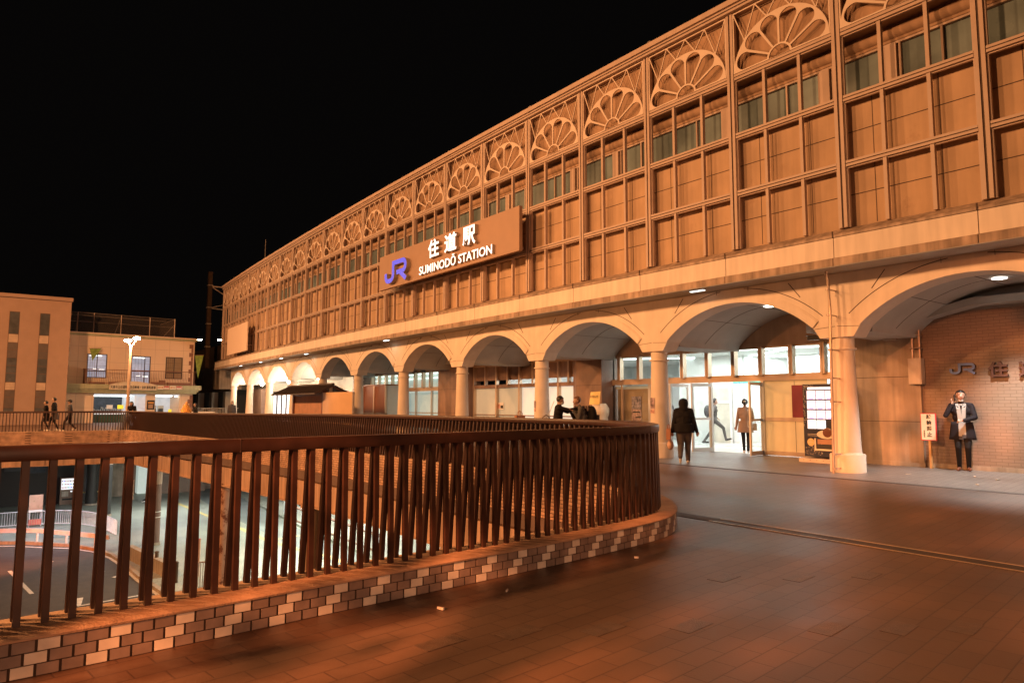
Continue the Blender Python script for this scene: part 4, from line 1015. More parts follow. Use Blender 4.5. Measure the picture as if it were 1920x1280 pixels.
# white picket fence
t = thing('picket_fence', 'low white picket fence curving behind the guardrail below', 'fence')
fp = [tuple(p) for p in crom([(-9, 49.6), (-4, 49.6), (1.13, 49.3), (2.5, 49.1), (4.24, 48.2), (5.4, 46), (5.9, 42.6)], .12)]
b = MB()
for z in (.12, .85):
    for a, c_ in zip(fp[:-1:4], fp[4::4]): b.bar((*a, G + z), (*c_, G + z), .04, .04, 'guard')
b.build('rails', t)
b = MB()
for p in fp: b.bar((*p, G + .1), (*p, G + .85), .02, .02, 'guard')
tag(b.build('pickets', t), kind='stuff')
# sign board tied to the fence
t = thing('tied_sign_board', 'faded orange and white notice board tied to the picket fence below', 'sign', (2.6, 48.9, G))
b = MB(); b.box(-.33, .33, -.03, 0, .95, 1.80, 'signorange'); b.box(-.33, .33, -.032, -.002, .82, .95, 'signw'); b.build('panel', t)
b = MB(); b.box(-.3, .3, -.03, 0, .1, .42, 'signorange')
for k in range(8): b.box(-.3 + k * .08, -.27 + k * .08, -.04, -.03, .1, .42, 'signred')
b.build('lower_panel', t)
b = MB(); 
for x in (-.28, .28): b.box(x - .02, x + .02, .0, .03, 0, 1.8, 'guard')
b.build('posts', t)
# columns of the deck
def column(x, y, r, zt, label, mats, sq=False, grp='columns holding up the deck'):
    t = thing('deck_column', label, 'column', (x, y, G), group=grp); b = MB()
    for k, (z0, z1, m) in enumerate(mats): b.tube([(0, 0, z0 - G), (0, 0, z1 - G)], r + k * .003, m, 20)
    b.build('shaft', t, smooth=True)
    b = MB(); b.tube([(0, 0, 0), (0, 0, .12)], r + .06, 'conc', 20); b.build('base', t)
    b = MB(); b.box(-r * 1.2, r * 1.2, -r * 1.2, r * 1.2, zt - G - .08, zt - G, 'girder'); b.build('cap', t)
column(7.25, 27.0, .21, -1.45, 'rust streaked orange column at the bend of the girder, nearest of all', [(G, -3.6, 'rust'), (-3.6, -1.45, 'rust')])
column(7.08, 39.2, .27, -1.5, 'column painted brown below and pale above with a taped label', [(G, -2.6, 'colbrown'), (-2.6, -1.5, 'girder')])
column(6.3, 50.9, .36, -1.2, 'thick black column with pale top beyond the brown one', [(G, -2.4, 'dark'), (-2.4, -1.2, 'girder')])
column(6.2, 57.0, .36, -1.2, 'dark grey column furthest back beside the yellow barrier', [(G, -2.3, 'dark'), (-2.3, -1.2, 'colbrown')])
column(7.6, 19.5, .21, -1.45, 'brown steel column under the near part of the girder', [(G, -3.2, 'colbrown'), (-3.2, -1.45, 'girder')])
column(15.65, 43.9, .36, -.7, 'white round pillar on the pavement below, left of its pair', [(G, -.7, 'white')], grp='white pillars along the lower pavement')
column(15.5, 38.7, .36, -.7, 'white round pillar on the pavement below, middle one', [(G, -.7, 'white')], grp='white pillars along the lower pavement')
column(15.3, 31.5, .36, -.7, 'white round pillar on the pavement below, nearest one', [(G, -.7, 'white')], grp='white pillars along the lower pavement')
b = MB(); b.box(6.75, 7.36, 38.85, 38.93, -4.2, -3.95, 'signw'); b = MB()
for z in (-4.25, -3.98): b.tube([(7.08, 39.2, z), (7.08, 39.2, z + .03)], .285, 'signw', 20)
tag(b.build('column_band'), 'two thin white bands round the brown painted column below', 'band')
t = thing('slanted_brace', 'rusty brown steel brace standing beside the brown painted column', 'brace')
b = MB(); b.bar((6.6, 37.4, G), (6.75, 37.9, -1.5), .22, .22, 'mast'); b.build('brace_beam', t)
t = thing('marker_pole', 'thin pale pole with faded orange hazard head beside the fence end', 'pole', (5.5, 36.6, G))
b = MB(); b.tube([(0, 0, 0), (.1, .1, 2.6)], .04, 'guard', 8); b.tube([(.1, .1, 2.6), (.12, .12, 3.5)], .09, 'rust', 8); b.build('pole_tube', t)
b = MB(); b.box(-.2, .25, -.12, .12, 0, .25, 'conc'); b.build('pole_base', t)
t = thing('low_wall', 'short stained concrete wall with wire mesh beside the road end', 'wall')
b = MB(); b.bar((5.6, 36.4, G + .3), (6.3, 31.6, G + .25), .25, .6, 'conc'); b.build('wall_body', t)
for x, y, lab in ((6.12, 33.0, 'dark short bollard on the lower paving, the farther one'), (6.37, 30.4, 'dark short bollard on the lower paving, the nearer one')):
    t = thing('bollard', lab, 'bollard', (x, y, G), group='short bollards on the lower paving')
    b = MB(); b.lathe([(.07, 0), (.07, .75), (.085, .76), (.085, .80), (.03, .83)], 0, 0, 'mast', 14); b.build('bollard_body', t)
t = thing('red_marker_post', 'slim faded red marker post between railing bars below', 'post', (7.3, 30.9, G))
b = MB(); b.tube([(0, 0, 0), (0, 0, 1.5)], .05, 'signorange', 8); b.tube([(0, 0, 1.5), (0, 0, 1.52)], .06, 'signred', 8); b.build('post_body', t)
t = thing('ramp_fence', 'small curved picket barrier with rusty bars near the orange column', 'fence')
b = MB(); q = [tuple(p) for p in crom([(6.5, 28.6), (6.9, 29.2), (7.3, 29.0), (7.6, 28.2)], .09)]
for p in q: b.bar((*p, G), (*p, G + .9), .03, .03, 'pipe')
b.build('pickets', t); b = MB()
for a, c_ in zip(q[:-1], q[1:]): b.bar((*a, G + .92), (*c_, G + .92), .06, .04, 'rust')
b.build('top_bar', t)
# vending machine and dark building below
t = thing('drink_vending_machine', 'drinks vending machine with bright display glowing under the deck', 'vending machine', (4.45, 58.3, G))
b = MB(); b.box(0, 1.0, 0, .7, 0, 1.85, 'brownstone'); b.box(.02, .98, -.01, 0, .95, 1.0, 'boxgrey'); b.build('cabinet', t)
b = MB(); b.box(.06, .94, -.02, 0, 1.05, 1.78, 'vlita'); b.build('display', t)
b = MB(); rr = random.Random(2)
for r in range(3):
    for c_ in range(9):
        x0 = .09 + c_ * .092; z0 = 1.11 + r * .225
        b.box(x0, x0 + .055, -.03, -.02, z0, z0 + .12, rr.choice(['signred', 'greensign', 'vgold', 'ink', 'signred', 'jrblue']))
b.build('bottles_row', t)
b = MB(); b.box(.1, .5, -.02, 0, .55, .9, 'boxgrey'); b.box(.62, .72, -.025, 0, .85, .93, 'vlita'); b.box(.15, .85, -.02, 0, .30, .42, 'ink'); b.build('coin_panel', t)
t = thing('street_level_building', 'dark building under the deck with green awning band and dim windows', 'building')
b = MB(); b.box(-30, 7.6, 59.2, 66, G, -.7, 'dark'); b.box(9.4, 26, 62, 66, G, -.7, 'brownstone'); b.build('wall', t)
b = MB(); b.box(-30, 12, 58.6, 59.2, -2.45, -1.2, 'green'); b.build('awning', t)
for x0, x1, z0, z1, m in ((-.9, -.4, -2.9, -2.0, 'pslitg'), (-1.1, -.3, -4.0, -3.3, 'litdark'), (1.2, 2.2, -3.2, -2.3, 'pslitg'), (2.6, 3.6, -3.4, -2.4, 'litdark')):
    b = MB(); b.box(x0, x1, 59.12, 59.2, z0, z1, m); b.build('window', t)
b = MB(); b.box(7.6, 9.4, 61, 61.2, G, -2.3, 'conc'); b.box(9.7, 10.9, 60.9, 61.9, G + .1, -2.6, 'frostw'); b.box(11.1, 11.4, 60.9, 61.9, G + .1, -2.6, 'maroon'); b.box(11.4, 14.6, 60.8, 61.9, G, -2.7, 'brownstone'); b.build('shop_front', t)
t = thing('yellow_barrier', 'low yellow tube barrier between the dark columns below', 'barrier', (5.9, 57.4, G))
b = MB(); b.tube([(-.45, 0, 0), (-.45, 0, .7), (-.3, 0, .85), (.9, 0, .85), (1.05, 0, .7), (1.05, 0, 0)], .05, 'painty', 8); b.build('tube_frame', t, smooth=True)
t = thing('lower_station_wall', 'pale lit wall and shop fronts of the station at street level', 'wall')
b = MB()
for y in range(0, 70, 5): b.box(21, 21.4, y + .05, y + 4.95, G, -.7, 'white' if (y // 5) % 3 else 'conc')
b.build('wall_face', t)
b = MB(); b.box(14.9, 15.1, 30, 41, G + .9, G + .96, 'colbrown'); b.box(14.95, 15.05, 30, 41, G + .14, G + .2, 'colbrown')
for y in range(30, 42, 2): b.box(14.95, 15.05, y - .03, y + .03, G, G + .9, 'guard')
tag(b.build('pavement_rail'), 'brown and white pedestrian rail on the lit lower pavement', 'rail')
for x, y, z, p, c_, s in ((12, 31, -1.2, 900, (1, 1, .80), 2.5), (13.5, 40, -1.2, 720, (.96, 1, .82), 2.5), (10, 50, -1.3, 560, (.90, .96, .92), 2.5), (4.5, 41.6, -1.8, 110, (.86, .88, 1), .6), (17.5, 35, -1.2, 900, (1, .95, .8), 2.5), (17.5, 46, -1.2, 420, (1, .98, .9), 2.5), (2.5, 47, -1.4, 230, (.82, .86, 1), 1.5), (9, 24, -1.3, 160, (.92, 1, .86), 2)):
    lamp('under_deck_light', (x, y, z), p, c_, kind='AREA', size=s, target=(x, y, G))
lamp('road_sodium_light', (-4, 34, -.9), 6500, (1, .22, .06), .3, 'SPOT', (-.2, 39.0, G), 60)
lamp('guardrail_fill', (-1, 33, -1.2), 1500, (.84, .84, 1), .2, 'SPOT', (3.0, 42.6, -4.8), 30)  # added cool spot that only whitens the guardrail

# added tree, out of view left of the opening: its crown dapples the deck light
t = thing('shadow_tree', 'added evergreen tree out of view on the left, dappling the light on the deck', 'tree', (-9.3, .2, G))
b = MB(); b.tube([(0, 0, 0), (.1, .05, 5), (.0, .1, 9), (.1, 0, 12.3)], [.24, .19, .12, .04], 'mast', 12)
rr = random.Random(4); tips = []
for k in range(16):
    a = k * 2.4; z = 7.9 + k * .26; L_ = 2.5 - abs(k - 6) * .12
    e = (cos(a) * L_, sin(a) * L_, z + .9); b.tube([(0, .08, z), (e[0] * .5, e[1] * .5, z + .6), e], [.07, .045, .015], 'mast', 6); tips += [e, (e[0] * .6, e[1] * .6, z + .7)]
b.build('trunk', t, smooth=True)
b = MB()
for k in range(1700):
    c_ = rr.choice(tips); p = Vector((c_[0] + rr.gauss(0, .30), c_[1] + rr.gauss(0, .30), c_[2] + rr.gauss(0, .22)))
    u = Vector((rr.gauss(0, 1), rr.gauss(0, 1), rr.gauss(0, 1))).normalized(); v = u.orthogonal().normalized(); s_ = rr.uniform(.09, .17)
    b.quad(p - u * s_, p + v * s_ * .5, p + u * s_, p - v * s_ * .5, 'leafdark')
b.build('crown', t)

# ------------------------------------------------------------------ buildings and things across the opening, at deck level
t = thing('tan_building', 'plain tan building with two tall slit windows at the left edge', 'building')
b = MB(); b.box(-25, 4.39, 57.25, 68, -.3, 8.6, 'pbrown'); b.build('wall', t)
b = MB(); b.box(-25.1, 4.47, 57.15, 68.1, 8.6, 8.84, 'pbrown'); b.box(-25.05, 4.44, 57.2, 68.05, 8.56, 8.6, 'joint'); b.build('parapet', t)
for s in (.92 - .59 + .59, 2.63):
    x0, x1 = s, s + .52
    b = MB(); b.box(x0 - .03, x1 + .03, 57.235, 57.25, .8, 7.64, 'inkb')
    w0 = b.build('slit_window', t)
    for z0, z1, m in ((6.13, 7.6, 'pslitg'), (5.06, 5.5, 'pslit'), (4.54, 5.02, 'pslit'), (4.0, 4.5, 'pslitg'), (3.48, 3.96, 'pslitg'), (2.9, 3.44, 'pslitg'), (1.9, 2.3, 'pslit'), (1.2, 1.86, 'pslit'), (.85, 1.16, 'pslitg')): b = MB(); b.box(x0, x1, 57.215, 57.235, z0, z1, m); b.build('pane', w0)
    for z0, z1 in ((5.55, 6.09), (2.36, 2.85)): b = MB(); b.box(x0, x1, 57.20, 57.235, z0, z1, 'pslitc'); b.build('cream_infill', w0)
tr = MB(); tr.box(-12, 4.3, 56.6, 56.75, 0, .95, 'mast')
PK = thing('bicycle_parking_building', 'two storey cream panelled bicycle parking building with green canopy and lettering', 'building', (4.48, 60.57, 0), .0750)
b = MB(); b.box(-.1, 1.95, 0, 9, -.3, 2.2, 'pcream'); b.box(5.55, 6.2, 0, 9, -.3, 2.2, 'pcream'); b.box(8.0, 9.0, 0, 9, -.3, 2.2, 'pcream'); b.box(-.1, 9.0, 0, 9, 2.2, 6.55, 'pcream'); b.build('wall', PK)
b = MB(); b.box(-.22, 9.1, -.12, 9.1, 6.55, 6.72, 'canopy'); b.box(-.28, 9.16, -.18, 9.15, 6.72, 6.80, 'pcream'); b.build('cornice', PK)
b = MB()
for k in range(10):
    z = 6.3 - k * .34
    for x, s in ((-.12, 1), (8.9, -1)): b.box(min(x, x + s * (.14 if k % 2 else .30)), max(x, x + s * (.14 if k % 2 else .30)), -.02, 0, z - .33, z, 'quoin')
for k in range(6): b.box(8.62 if k % 2 else 8.78, 9.02, -.025, 0, 2.15 - k * .34 - .33, 2.15 - k * .34, 'quoin'); b.box(-.5 if k % 2 else -.5, -.1 if k % 2 else .08, -.03, 0, 2.15 - k * .34 - .33, 2.15 - k * .34, 'quoin')
b.build('quoins', PK)
for (x0, x1, z0, z1, m, door) in ((1.42, 2.62, 3.45, 5.15, 'litblue', 0), (4.40, 5.66, 3.0, 5.12, 'litblue', 1), (6.90, 8.04, 3.5, 5.14, 'curtain', 0)):
    b = MB(); b.box(x0, x1, -.02, -.005, z0, z1, m); w0 = b.build('window', PK)
    f = MB(); t_ = .055
    f.box(x0 - t_, x0, -.06, 0, z0 - t_, z1 + t_, 'wframe'); f.box(x1, x1 + t_, -.06, 0, z0 - t_, z1 + t_, 'wframe'); f.box(x0, x1, -.06, 0, z1, z1 + t_, 'wframe'); f.box(x0, x1, -.06, 0, z0 - t_, z0, 'wframe')
    xm = x0 + (x1 - x0) * (.72 if door else .5)
    f.box(xm - .03, xm + .03, -.05, -.02, z0, z1, 'wframe'); f.box(x0, x1, -.05, -.021, z0 + .42 if not door else 3.95, (z0 + .50) if not door else 4.02, 'wframe')
    for q in (.25, .5, .75):
        f.box(x0 + (xm - x0) * q - .006, x0 + (xm - x0) * q + .006, -.03, -.02, z0, z1, 'wframe'); f.box(x0, x1, -.031, -.02, z0 + (z1 - z0) * q - .006, z0 + (z1 - z0) * q + .006, 'wframe')
    f.build('window_frame', w0)
    if m == 'litblue':
        f = MB(); f.box(x0 + .1, x1 - .3, -.024, -.02, z1 - .12, z1 - .05, 'tubedim'); f.box(x1 - .45, x1 - .08, -.024, -.02, z0 + .55, z0 + .62, 'tubedim'); f.box(x0 + .35, x0 + .6, -.024, -.02, z0 + .6, z0 + .64, 'tubedim'); f.build('ceiling_reflection', w0)
b = MB(); b.box(-.7, 9.35, -1.0, -.02, 2.55, 2.90, 'canopy'); b.box(-.45, 9.2, -.8, -.02, 2.40, 2.55, 'canopy'); b.box(-.35, 9.1, -.65, -.02, 2.25, 2.40, 'canopy')
for x in (1.1, 2.7, 6.03, 7.95): b.box(x, x + .015, -1.004, -1.0, 2.55, 2.90, 'joint')
b.build('canopy', PK)
n = 16; b = MB(); x0, x1 = 2.72, 6.0
pts = [(x0 + (x1 - x0) * k / n, 2.90 + .26 * sin(pi * k / n)) for k in range(n + 1)]
vs = [(x, y, z) for y in (-1.06, -.9) for x, z in [(x0, 2.5)] + pts + [(x1, 2.5)]]; m_ = len(pts) + 2
b.add(vs, [tuple(range(m_)), tuple(range(m_, 2 * m_))[::-1]] + [(k, k + 1, m_ + k + 1, m_ + k) for k in range(m_ - 1)], 'vcream')
text_mb(b, '大東市立住道駅中央自動車・自転車駐車場', (2.80, -1.062, 2.58), (1, 0, 0), (0, 0, 1), 3.12, .25, .004, .02, 'ink'); b.build('arched_name_sign', PK)
b = MB(); b.box(6.05, 6.50, -1.03, -1.0, 2.58, 2.87, 'signw'); b.box(6.50, 6.94, -1.03, -1.0, 2.58, 2.87, 'paperpink'); b.box(6.97, 7.40, -1.03, -1.0, 2.58, 2.87, 'signw'); b.box(7.42, 7.9, -1.03, -1.0, 2.58, 2.87, 'paperpink')
text_mb(b, '自転車', (6.07, -1.035, 2.63), (1, 0, 0), (0, 0, 1), .40, .18, .003, .03, 'orange'); text_mb(b, '原付', (6.99, -1.035, 2.63), (1, 0, 0), (0, 0, 1), .38, .18, .003, .03, 'orange')
for x in (6.54, 7.46): b.box(x, x + .36, -1.035, -1.03, 2.62, 2.70, 'signw'); b.box(x, x + .36, -1.034, -1.03, 2.76, 2.82, 'signred')
b.build('canopy_signs', PK)
b = MB(); b.box(1.95, 5.55, 4.2, 4.3, -.2, 2.2, 'litdark'); b.box(6.2, 8.0, 2.6, 2.7, -.2, 2.2, 'litwhite'); b.box(4.75, 4.85, 0, 4.2, -.2, 2.2, 'litwhite'); b.box(4.85, 5.55, .3, .35, -.2, 2.2, 'litwhite')
b.box(1.95, 5.55, 0, 4.2, -.25, -.2, 'litwhite'); b.box(6.2, 8.0, 0, 2.7, -.25, -.2, 'litwhite'); b.box(1.95, 5.55, 0.02, 4.2, 2.12, 2.2, 'litwhite'); b.box(6.2, 8, .02, 2.7, 2.12, 2.2, 'litwhite'); b.build('entrance_hall', PK)
b = MB()
for y in (.4, 1.4, 3.0): b.box(2.05, 4.6, y, y + .12, 2.03, 2.11, 'tube')
b.box(6.3, 7.6, .6, .7, 2.04, 2.11, 'tube'); b.box(7.7, 7.9, .2, .3, 2.0, 2.1, 'tube'); b.build('ceiling_tube', PK)
b = MB(); rr = random.Random(9)
for k in range(26):
    x = 2.0 + k * .1; b.tube([(x, 3.2 + rr.random() * .5, .3), (x + .1, 3.3, .95 + rr.random() * .3), (x + .25, 3.2, .9)], .02, 'boxgrey' if k % 3 else 'ink', 5)
    b.tube([(x + .3 * cos(q), 3.3, .1 + .3 * sin(q)) for q in np.linspace(0, 2 * pi, 12)], .012, 'ink', 4, False)
for x, m in ((3.0, 'signw'), (3.75, 'yellow'), (4.3, 'signw')): b.box(x, x + .42, .9, .92, 1.05, 1.35, m)
b.box(2.3, 4.5, 1.2, 1.9, -.2, .62, 'green'); b.box(2.25, 4.6, 1.1, 1.95, .62, .70, 'litwhite'); b.build('counter_and_bicycles', PK)
b = MB(); b.box(5.62, 6.16, -.04, 0, 1.0, 1.72, 'ink'); b.box(5.68, 6.1, -.045, -.04, 1.45, 1.6, 'orange'); b.box(5.7, 6.05, -.045, -.04, 1.1, 1.4, 'brownboard'); b.build('framed_poster', PK)
b = MB(); b.box(6.5, 6.95, 2.5, 2.6, 0, 1.3, 'alum'); b.box(7.05, 7.5, 2.5, 2.6, 0, 1.3, 'alum'); b.box(6.55, 6.9, 2.45, 2.5, .3, 1.05, 'litdark'); b.box(7.1, 7.45, 2.45, 2.5, .3, 1.05, 'litdark'); b.box(7.55, 7.8, 1.3, 1.33, .45, 1.0, 'yellow'); b.build('hall_doors', PK)
b = MB(); b.box(-.5, -.05, -.6, -.5, 0, 1.95, 'pbrown'); b.box(-.95, .1, -.64, -.6, .8, 1.55, 'signw'); b.box(-.55, -.25, -.66, -.64, 1.65, 1.92, 'yellow')
for k in range(5): b.box(-.85, 0, -.645, -.64, 1.38 - k * .12, 1.41 - k * .12, 'signred' if k == 0 else 'inkb')
b.build('notice_wall', PK)
b = MB(); b.box(1.15, 1.28, -.9, -.1, 2.95, 4.0, 'inkb'); b.box(1.0, 1.35, -.9, -.8, 3.96, 4.03, 'inkb')
for k in range(64):
    x = 1.4 + k * .118; b.tube([(x, -.85, 2.92), (x, -.85, 3.3), (x, -.92, 3.55), (x, -.85, 3.8), (x, -.85, 4.0)], .012, 'quoin', 4)
b.box(1.2, 8.95, -.87, -.83, 3.98, 4.02, 'quoin'); b.box(1.2, 8.95, -.87, -.83, 2.98, 3.02, 'quoin'); b.build('balcony_railing', PK)
b = MB()
for x0, x1, h in ((1.5, 2.5, .12), (2.8, 4.2, .14), (5.7, 6.4, .2), (6.3, 6.7, .35), (6.9, 8.7, .18)): b.box(x0, x1, -.7, -.4, 2.92, 2.95 + h, 'quoin')
b.build('balcony_clutter', PK)
def chainlink():
    m, nt, bs = nodes('chain_link'); N = nt.nodes; L = nt.links
    tr_ = N.new('ShaderNodeBsdfTransparent'); mx = N.new('ShaderNodeMixShader'); mx.inputs[0].default_value = .13; bs.inputs['Base Color'].default_value = (.3, .24, .2, 1)
    L.new(tr_.outputs[0], mx.inputs[1]); L.new(bs.outputs[0], mx.inputs[2]); L.new(mx.outputs[0], N['Material Output'].inputs[0]); return m
M['chain'] = chainlink()
t = thing('rooftop_fence', 'tall wire mesh fence standing on the bicycle parking roof', 'fence', (4.5, 62.5, 6.8), .075)
for x in (.1, .75, 1.85, 3.75, 5.85, 7.75): 
    b = MB(); b.tube([(x, 0, 0), (x, 0, 1.72)], .03, 'pipe', 6); b.build('post', t)
b = MB()
for z in (.1, 1.0, 1.70): b.tube([(.1, 0, z), (7.75, 0, z)], .018, 'wire', 5); 
b.tube([(.1, 2.0, 1.7), (7.6, 2.0, 1.7)], .02, 'wire', 5); b.tube([(7.75, 0, 1.7), (7.9, 5, 1.7)], .02, 'wire', 5); b.bar((.75, .6, 0), (.75, 0, 1.6), .03, .03, 'wire'); b.bar((3.4, .7, 0), (3.75, 0, 1.6), .03, .03, 'wire'); b.bar((6.9, .8, 0), (7.7, 0, 1.2), .03, .03, 'wire'); b.build('wires', t)
b = MB(); b.quad((.1, .01, .02), (7.75, .01, .02), (7.75, .01, 1.7), (.1, .01, 1.7), 'chain'); b.quad((7.76, .01, .02), (7.9, 5, .02), (7.9, 5, 1.7), (7.76, .01, 1.7), 'chain'); b.build('mesh_panel', t)
# green pennants
for (x, y, z, w_, h_, lab) in ((6.25, 60.4, 5.55, .75, .9, 'green and yellow triangular pennant above the left lit window'), (13.75, 61.0, 5.4, .65, 1.9, 'long green pennant hanging at the right corner of the cream building')):
    t = thing('pennant', lab, 'pennant', (x, y, z), 0, 'green pennants on the cream building')
    b = MB(); b.add([(-.3, 0, 0), (w_ - .3, -.05, .05), (-.1 + (0 if h_ < 1 else .1), 0, -h_), (-.3, .01, 0), (w_ - .3, -.04, .05), (-.1 + (0 if h_ < 1 else .1), .01, -h_)], [(0, 1, 2), (5, 4, 3), (0, 2, 5, 3), (1, 4, 5, 2), (0, 3, 4, 1)], 'leafg'); b.build('cloth', t)
    b = MB(); b.tube([(-.35, 0, .02), (w_ - .25, -.03, .08)], .02, 'quoin', 5); b.build('rod', t)
# street lamp
t = thing('street_lamp', 'tall tapered street lamp with two glaring heads in front of the cream building', 'street lamp', (6.49, 45.25, 0))
b = MB(); b.tube([(0, 0, -.1), (0, 0, 2.5), (0, 0, 4.75)], [.105, .085, .06], 'pole', 12); b.build('pole', t, smooth=True)
b = MB(); b.bar((0, 0, 4.7), (-.14, -.06, 5.02), .05, .05, 'pole'); b.bar((0, 0, 4.7), (.27, .02, 5.16), .05, .05, 'pole'); b.build('arm', t)
for x, z in ((-.17, 5.08), (.29, 5.24)):
    b = MB(); b.sphere((x, -.06 if x < 0 else .02, z), .15, 'headlamp', 14, 8, (1.3, 1, .62)); h = b.build('lamp_head', t, smooth=True)
    lamp('street_lamp_light', (x, -.3, z - .1), 520, (1, .58, .28), .12, parent=t)
# annex beyond the arcade, mast, wires, distant lamps
t = thing('annex_building', 'low dim building with pale pillars beyond the far end of the station', 'building')
b = MB(); b.box(18.1, 30, 66, 100, 2.75, 5.1, 'conc'); b.box(18.3, 30, 66, 100, -.3, 2.75, 'dark'); b.box(20.5, 34, 72, 110, 5.1, 8.0, 'offblue'); b.box(16.2, 18.1, 64, 66, 2.75, 5.0, 'conc'); b.build('wall', t)
b = MB(); b.box(17.9, 18.1, 66, 100, 2.6, 2.78, 'inkb'); b.build('lintel', t)
for y in (68, 73, 78.5, 84.5): 
    b = MB(); b.box(17.7, 18.3, y - .45, y + .45, -.3, 2.6, 'arch'); b.build('pillar', t)
for y in (70.4, 75.8, 81.5): lamp('pillar_uplight', (17.6, y, .4), 14, (1, .97, .85), .1, 'SPOT', (18.3, y, 1.5), 110)
t = thing('far_deck_fence', 'short grey picket fence in front of the pale pillars beyond the arcade', 'fence')
b = MB()
for k in range(40): b.bar((12.6 + k * .13, 62.5 + k * .03, -.1), (12.6 + k * .13, 62.5 + k * .03, 1.05), .04, .04, 'boxgrey')
b.bar((12.5, 62.5, 1.08), (17.8, 63.7, 1.08), .06, .06, 'boxgrey'); b.build('pickets', t)
t = thing('white_table', 'low pale table top seen just above the railing far away', 'table', (11.6, 50.5, 0))
b = MB(); b.box(-.9, .9, -.3, .3, .84, .92, 'signw'); b.build('table_top', t); b = MB()
for x in (-.8, .8): b.box(x - .03, x + .03, -.03, .03, 0, .84, 'alum')
b.build('legs', t)
t = thing('catenary_mast', 'tall dark rusty railway mast with brackets behind the far end of the station', 'mast', (18.82, 79.8, 0))
b = MB(); b.box(-.2, .2, -.2, .2, 0, 15.9, 'mast'); b.build('mast_shaft', t)
b = MB(); b.bar((0, 0, 14.3), (2.8, -1.5, 14.1), .12, .12, 'pipe'); b.bar((.3, 0, 14.2), (2.4, -1.2, 12.6), .1, .1, 'pipe'); b.bar((0, 0, 11.9), (2.6, -1.5, 12.6), .06, .06, 'pipe'); b.bar((.2, 0, 11.9), (1.6, -.8, 11.7), .1, .1, 'boxgrey'); b.build('bracket', t)
b = MB()
for z in (14.35, 11.9, 10.1, 7.6): b.box(-.25, .25, -.25, .25, z, z + .1, 'boxgrey')
b.build('clamp', t)
for k, (x, y) in enumerate(((22.0, 98), (24.5, 97))):
    t = thing('platform_lamp', ['small white platform lamp left of the mast in the dark distance', 'small white platform lamp right of the mast in the dark distance'][k], 'lamp', (x, y, 9.9), group='distant platform lamps')
    b = MB(); b.box(-.35, .35, -.1, .1, 0, .12, 'headlamp'); b.build('tube', t)
    b = MB(); b.box(-.5, .5, -.15, .15, .12, .2, 'wframe'); b.tube([(0, 0, .2), (0, 0, 1.2)], .03, 'wframe', 5); b.build('lamp_shade', t)
t = thing('roof_antenna', 'thin upright antenna rod on the station roof near its far end', 'antenna', (17, 55, 11.3))
b = MB(); b.tube([(0, 0, 0), (0, 0, 3.2)], .03, 'wire', 5); b.build('rod', t)
for k, y in enumerate((4.6, 12.4, 17.7, 22.9, 28.2)):
    X, Y, Z = bend((VA + .1, y, 11.3)); t = thing('roof_spike', ['short spike on the roof edge, rightmost', 'short spike on the roof edge, second from the right', 'short spike on the roof edge, above the middle of the front', 'short spike on the roof edge, second from the left', 'short spike on the roof edge, leftmost'][k], 'spike', (X, Y, Z), group='spikes along the roof edge')
    b = MB(); b.tube([(0, 0, 0), (0, 0, .22)], .012, 'wire', 5); b.tube([(0, -.06, .2), (0, .06, .2)], .02, 'wire', 5); b.build('spike_rod', t)

# ------------------------------------------------------------------ people
def ik(a, t, l1, l2, hint):
    a = Vector(a); t = Vector(t); d = t - a; L_ = min(d.length, (l1 + l2) * .999); d.normalize(); t = a + d * L_
    k = (l1 * l1 - l2 * l2 + L_ * L_) / (2 * L_); h = sqrt(max(0, l1 * l1 - k * k))
    hv = Vector(hint); hv = hv - d * hv.dot(d); hv.normalize()
    return a + d * k + hv * h, t
def capsule(V, F, p0, r0, p1, r1, n=12):
    p0 = Vector(p0); p1 = Vector(p1); d = p1 - p0
    if d.length < 1e-5: d = Vector((0, 0, 1e-3)); p1 = p0 + d
    d = d.normalized(); r = d.cross(Vector((0, 0, 1)))
    if r.length < .05: r = d.cross(Vector((1, 0, 0)))
    r.normalize(); u = r.cross(d); rings = []
    for k in range(4): a = -pi / 2 + (pi / 2) * k / 4; rings.append((p0 + d * r0 * sin(a), r0 * cos(a)))
    rings.append((p0, r0)); rings.append((p1, r1))
    for k in range(1, 5): a = (pi / 2) * k / 4; rings.append((p1 + d * r1 * sin(a), r1 * cos(a)))
    o = len(V)
    for c, rad in rings:
        rad = max(rad, 1e-4)
        V += [tuple(c + (r * cos(2 * pi * k / n) + u * sin(2 * pi * k / n)) * rad) for k in range(n)]
    for i in range(len(rings) - 1):
        for k in range(n): F.append((o + i * n + k, o + i * n + (k + 1) % n, o + (i + 1) * n + (k + 1) % n, o + (i + 1) * n + k))
    F.append(tuple(o + k for k in range(n))[::-1]); F.append(tuple(o + (len(rings) - 1) * n + k for k in range(n)))
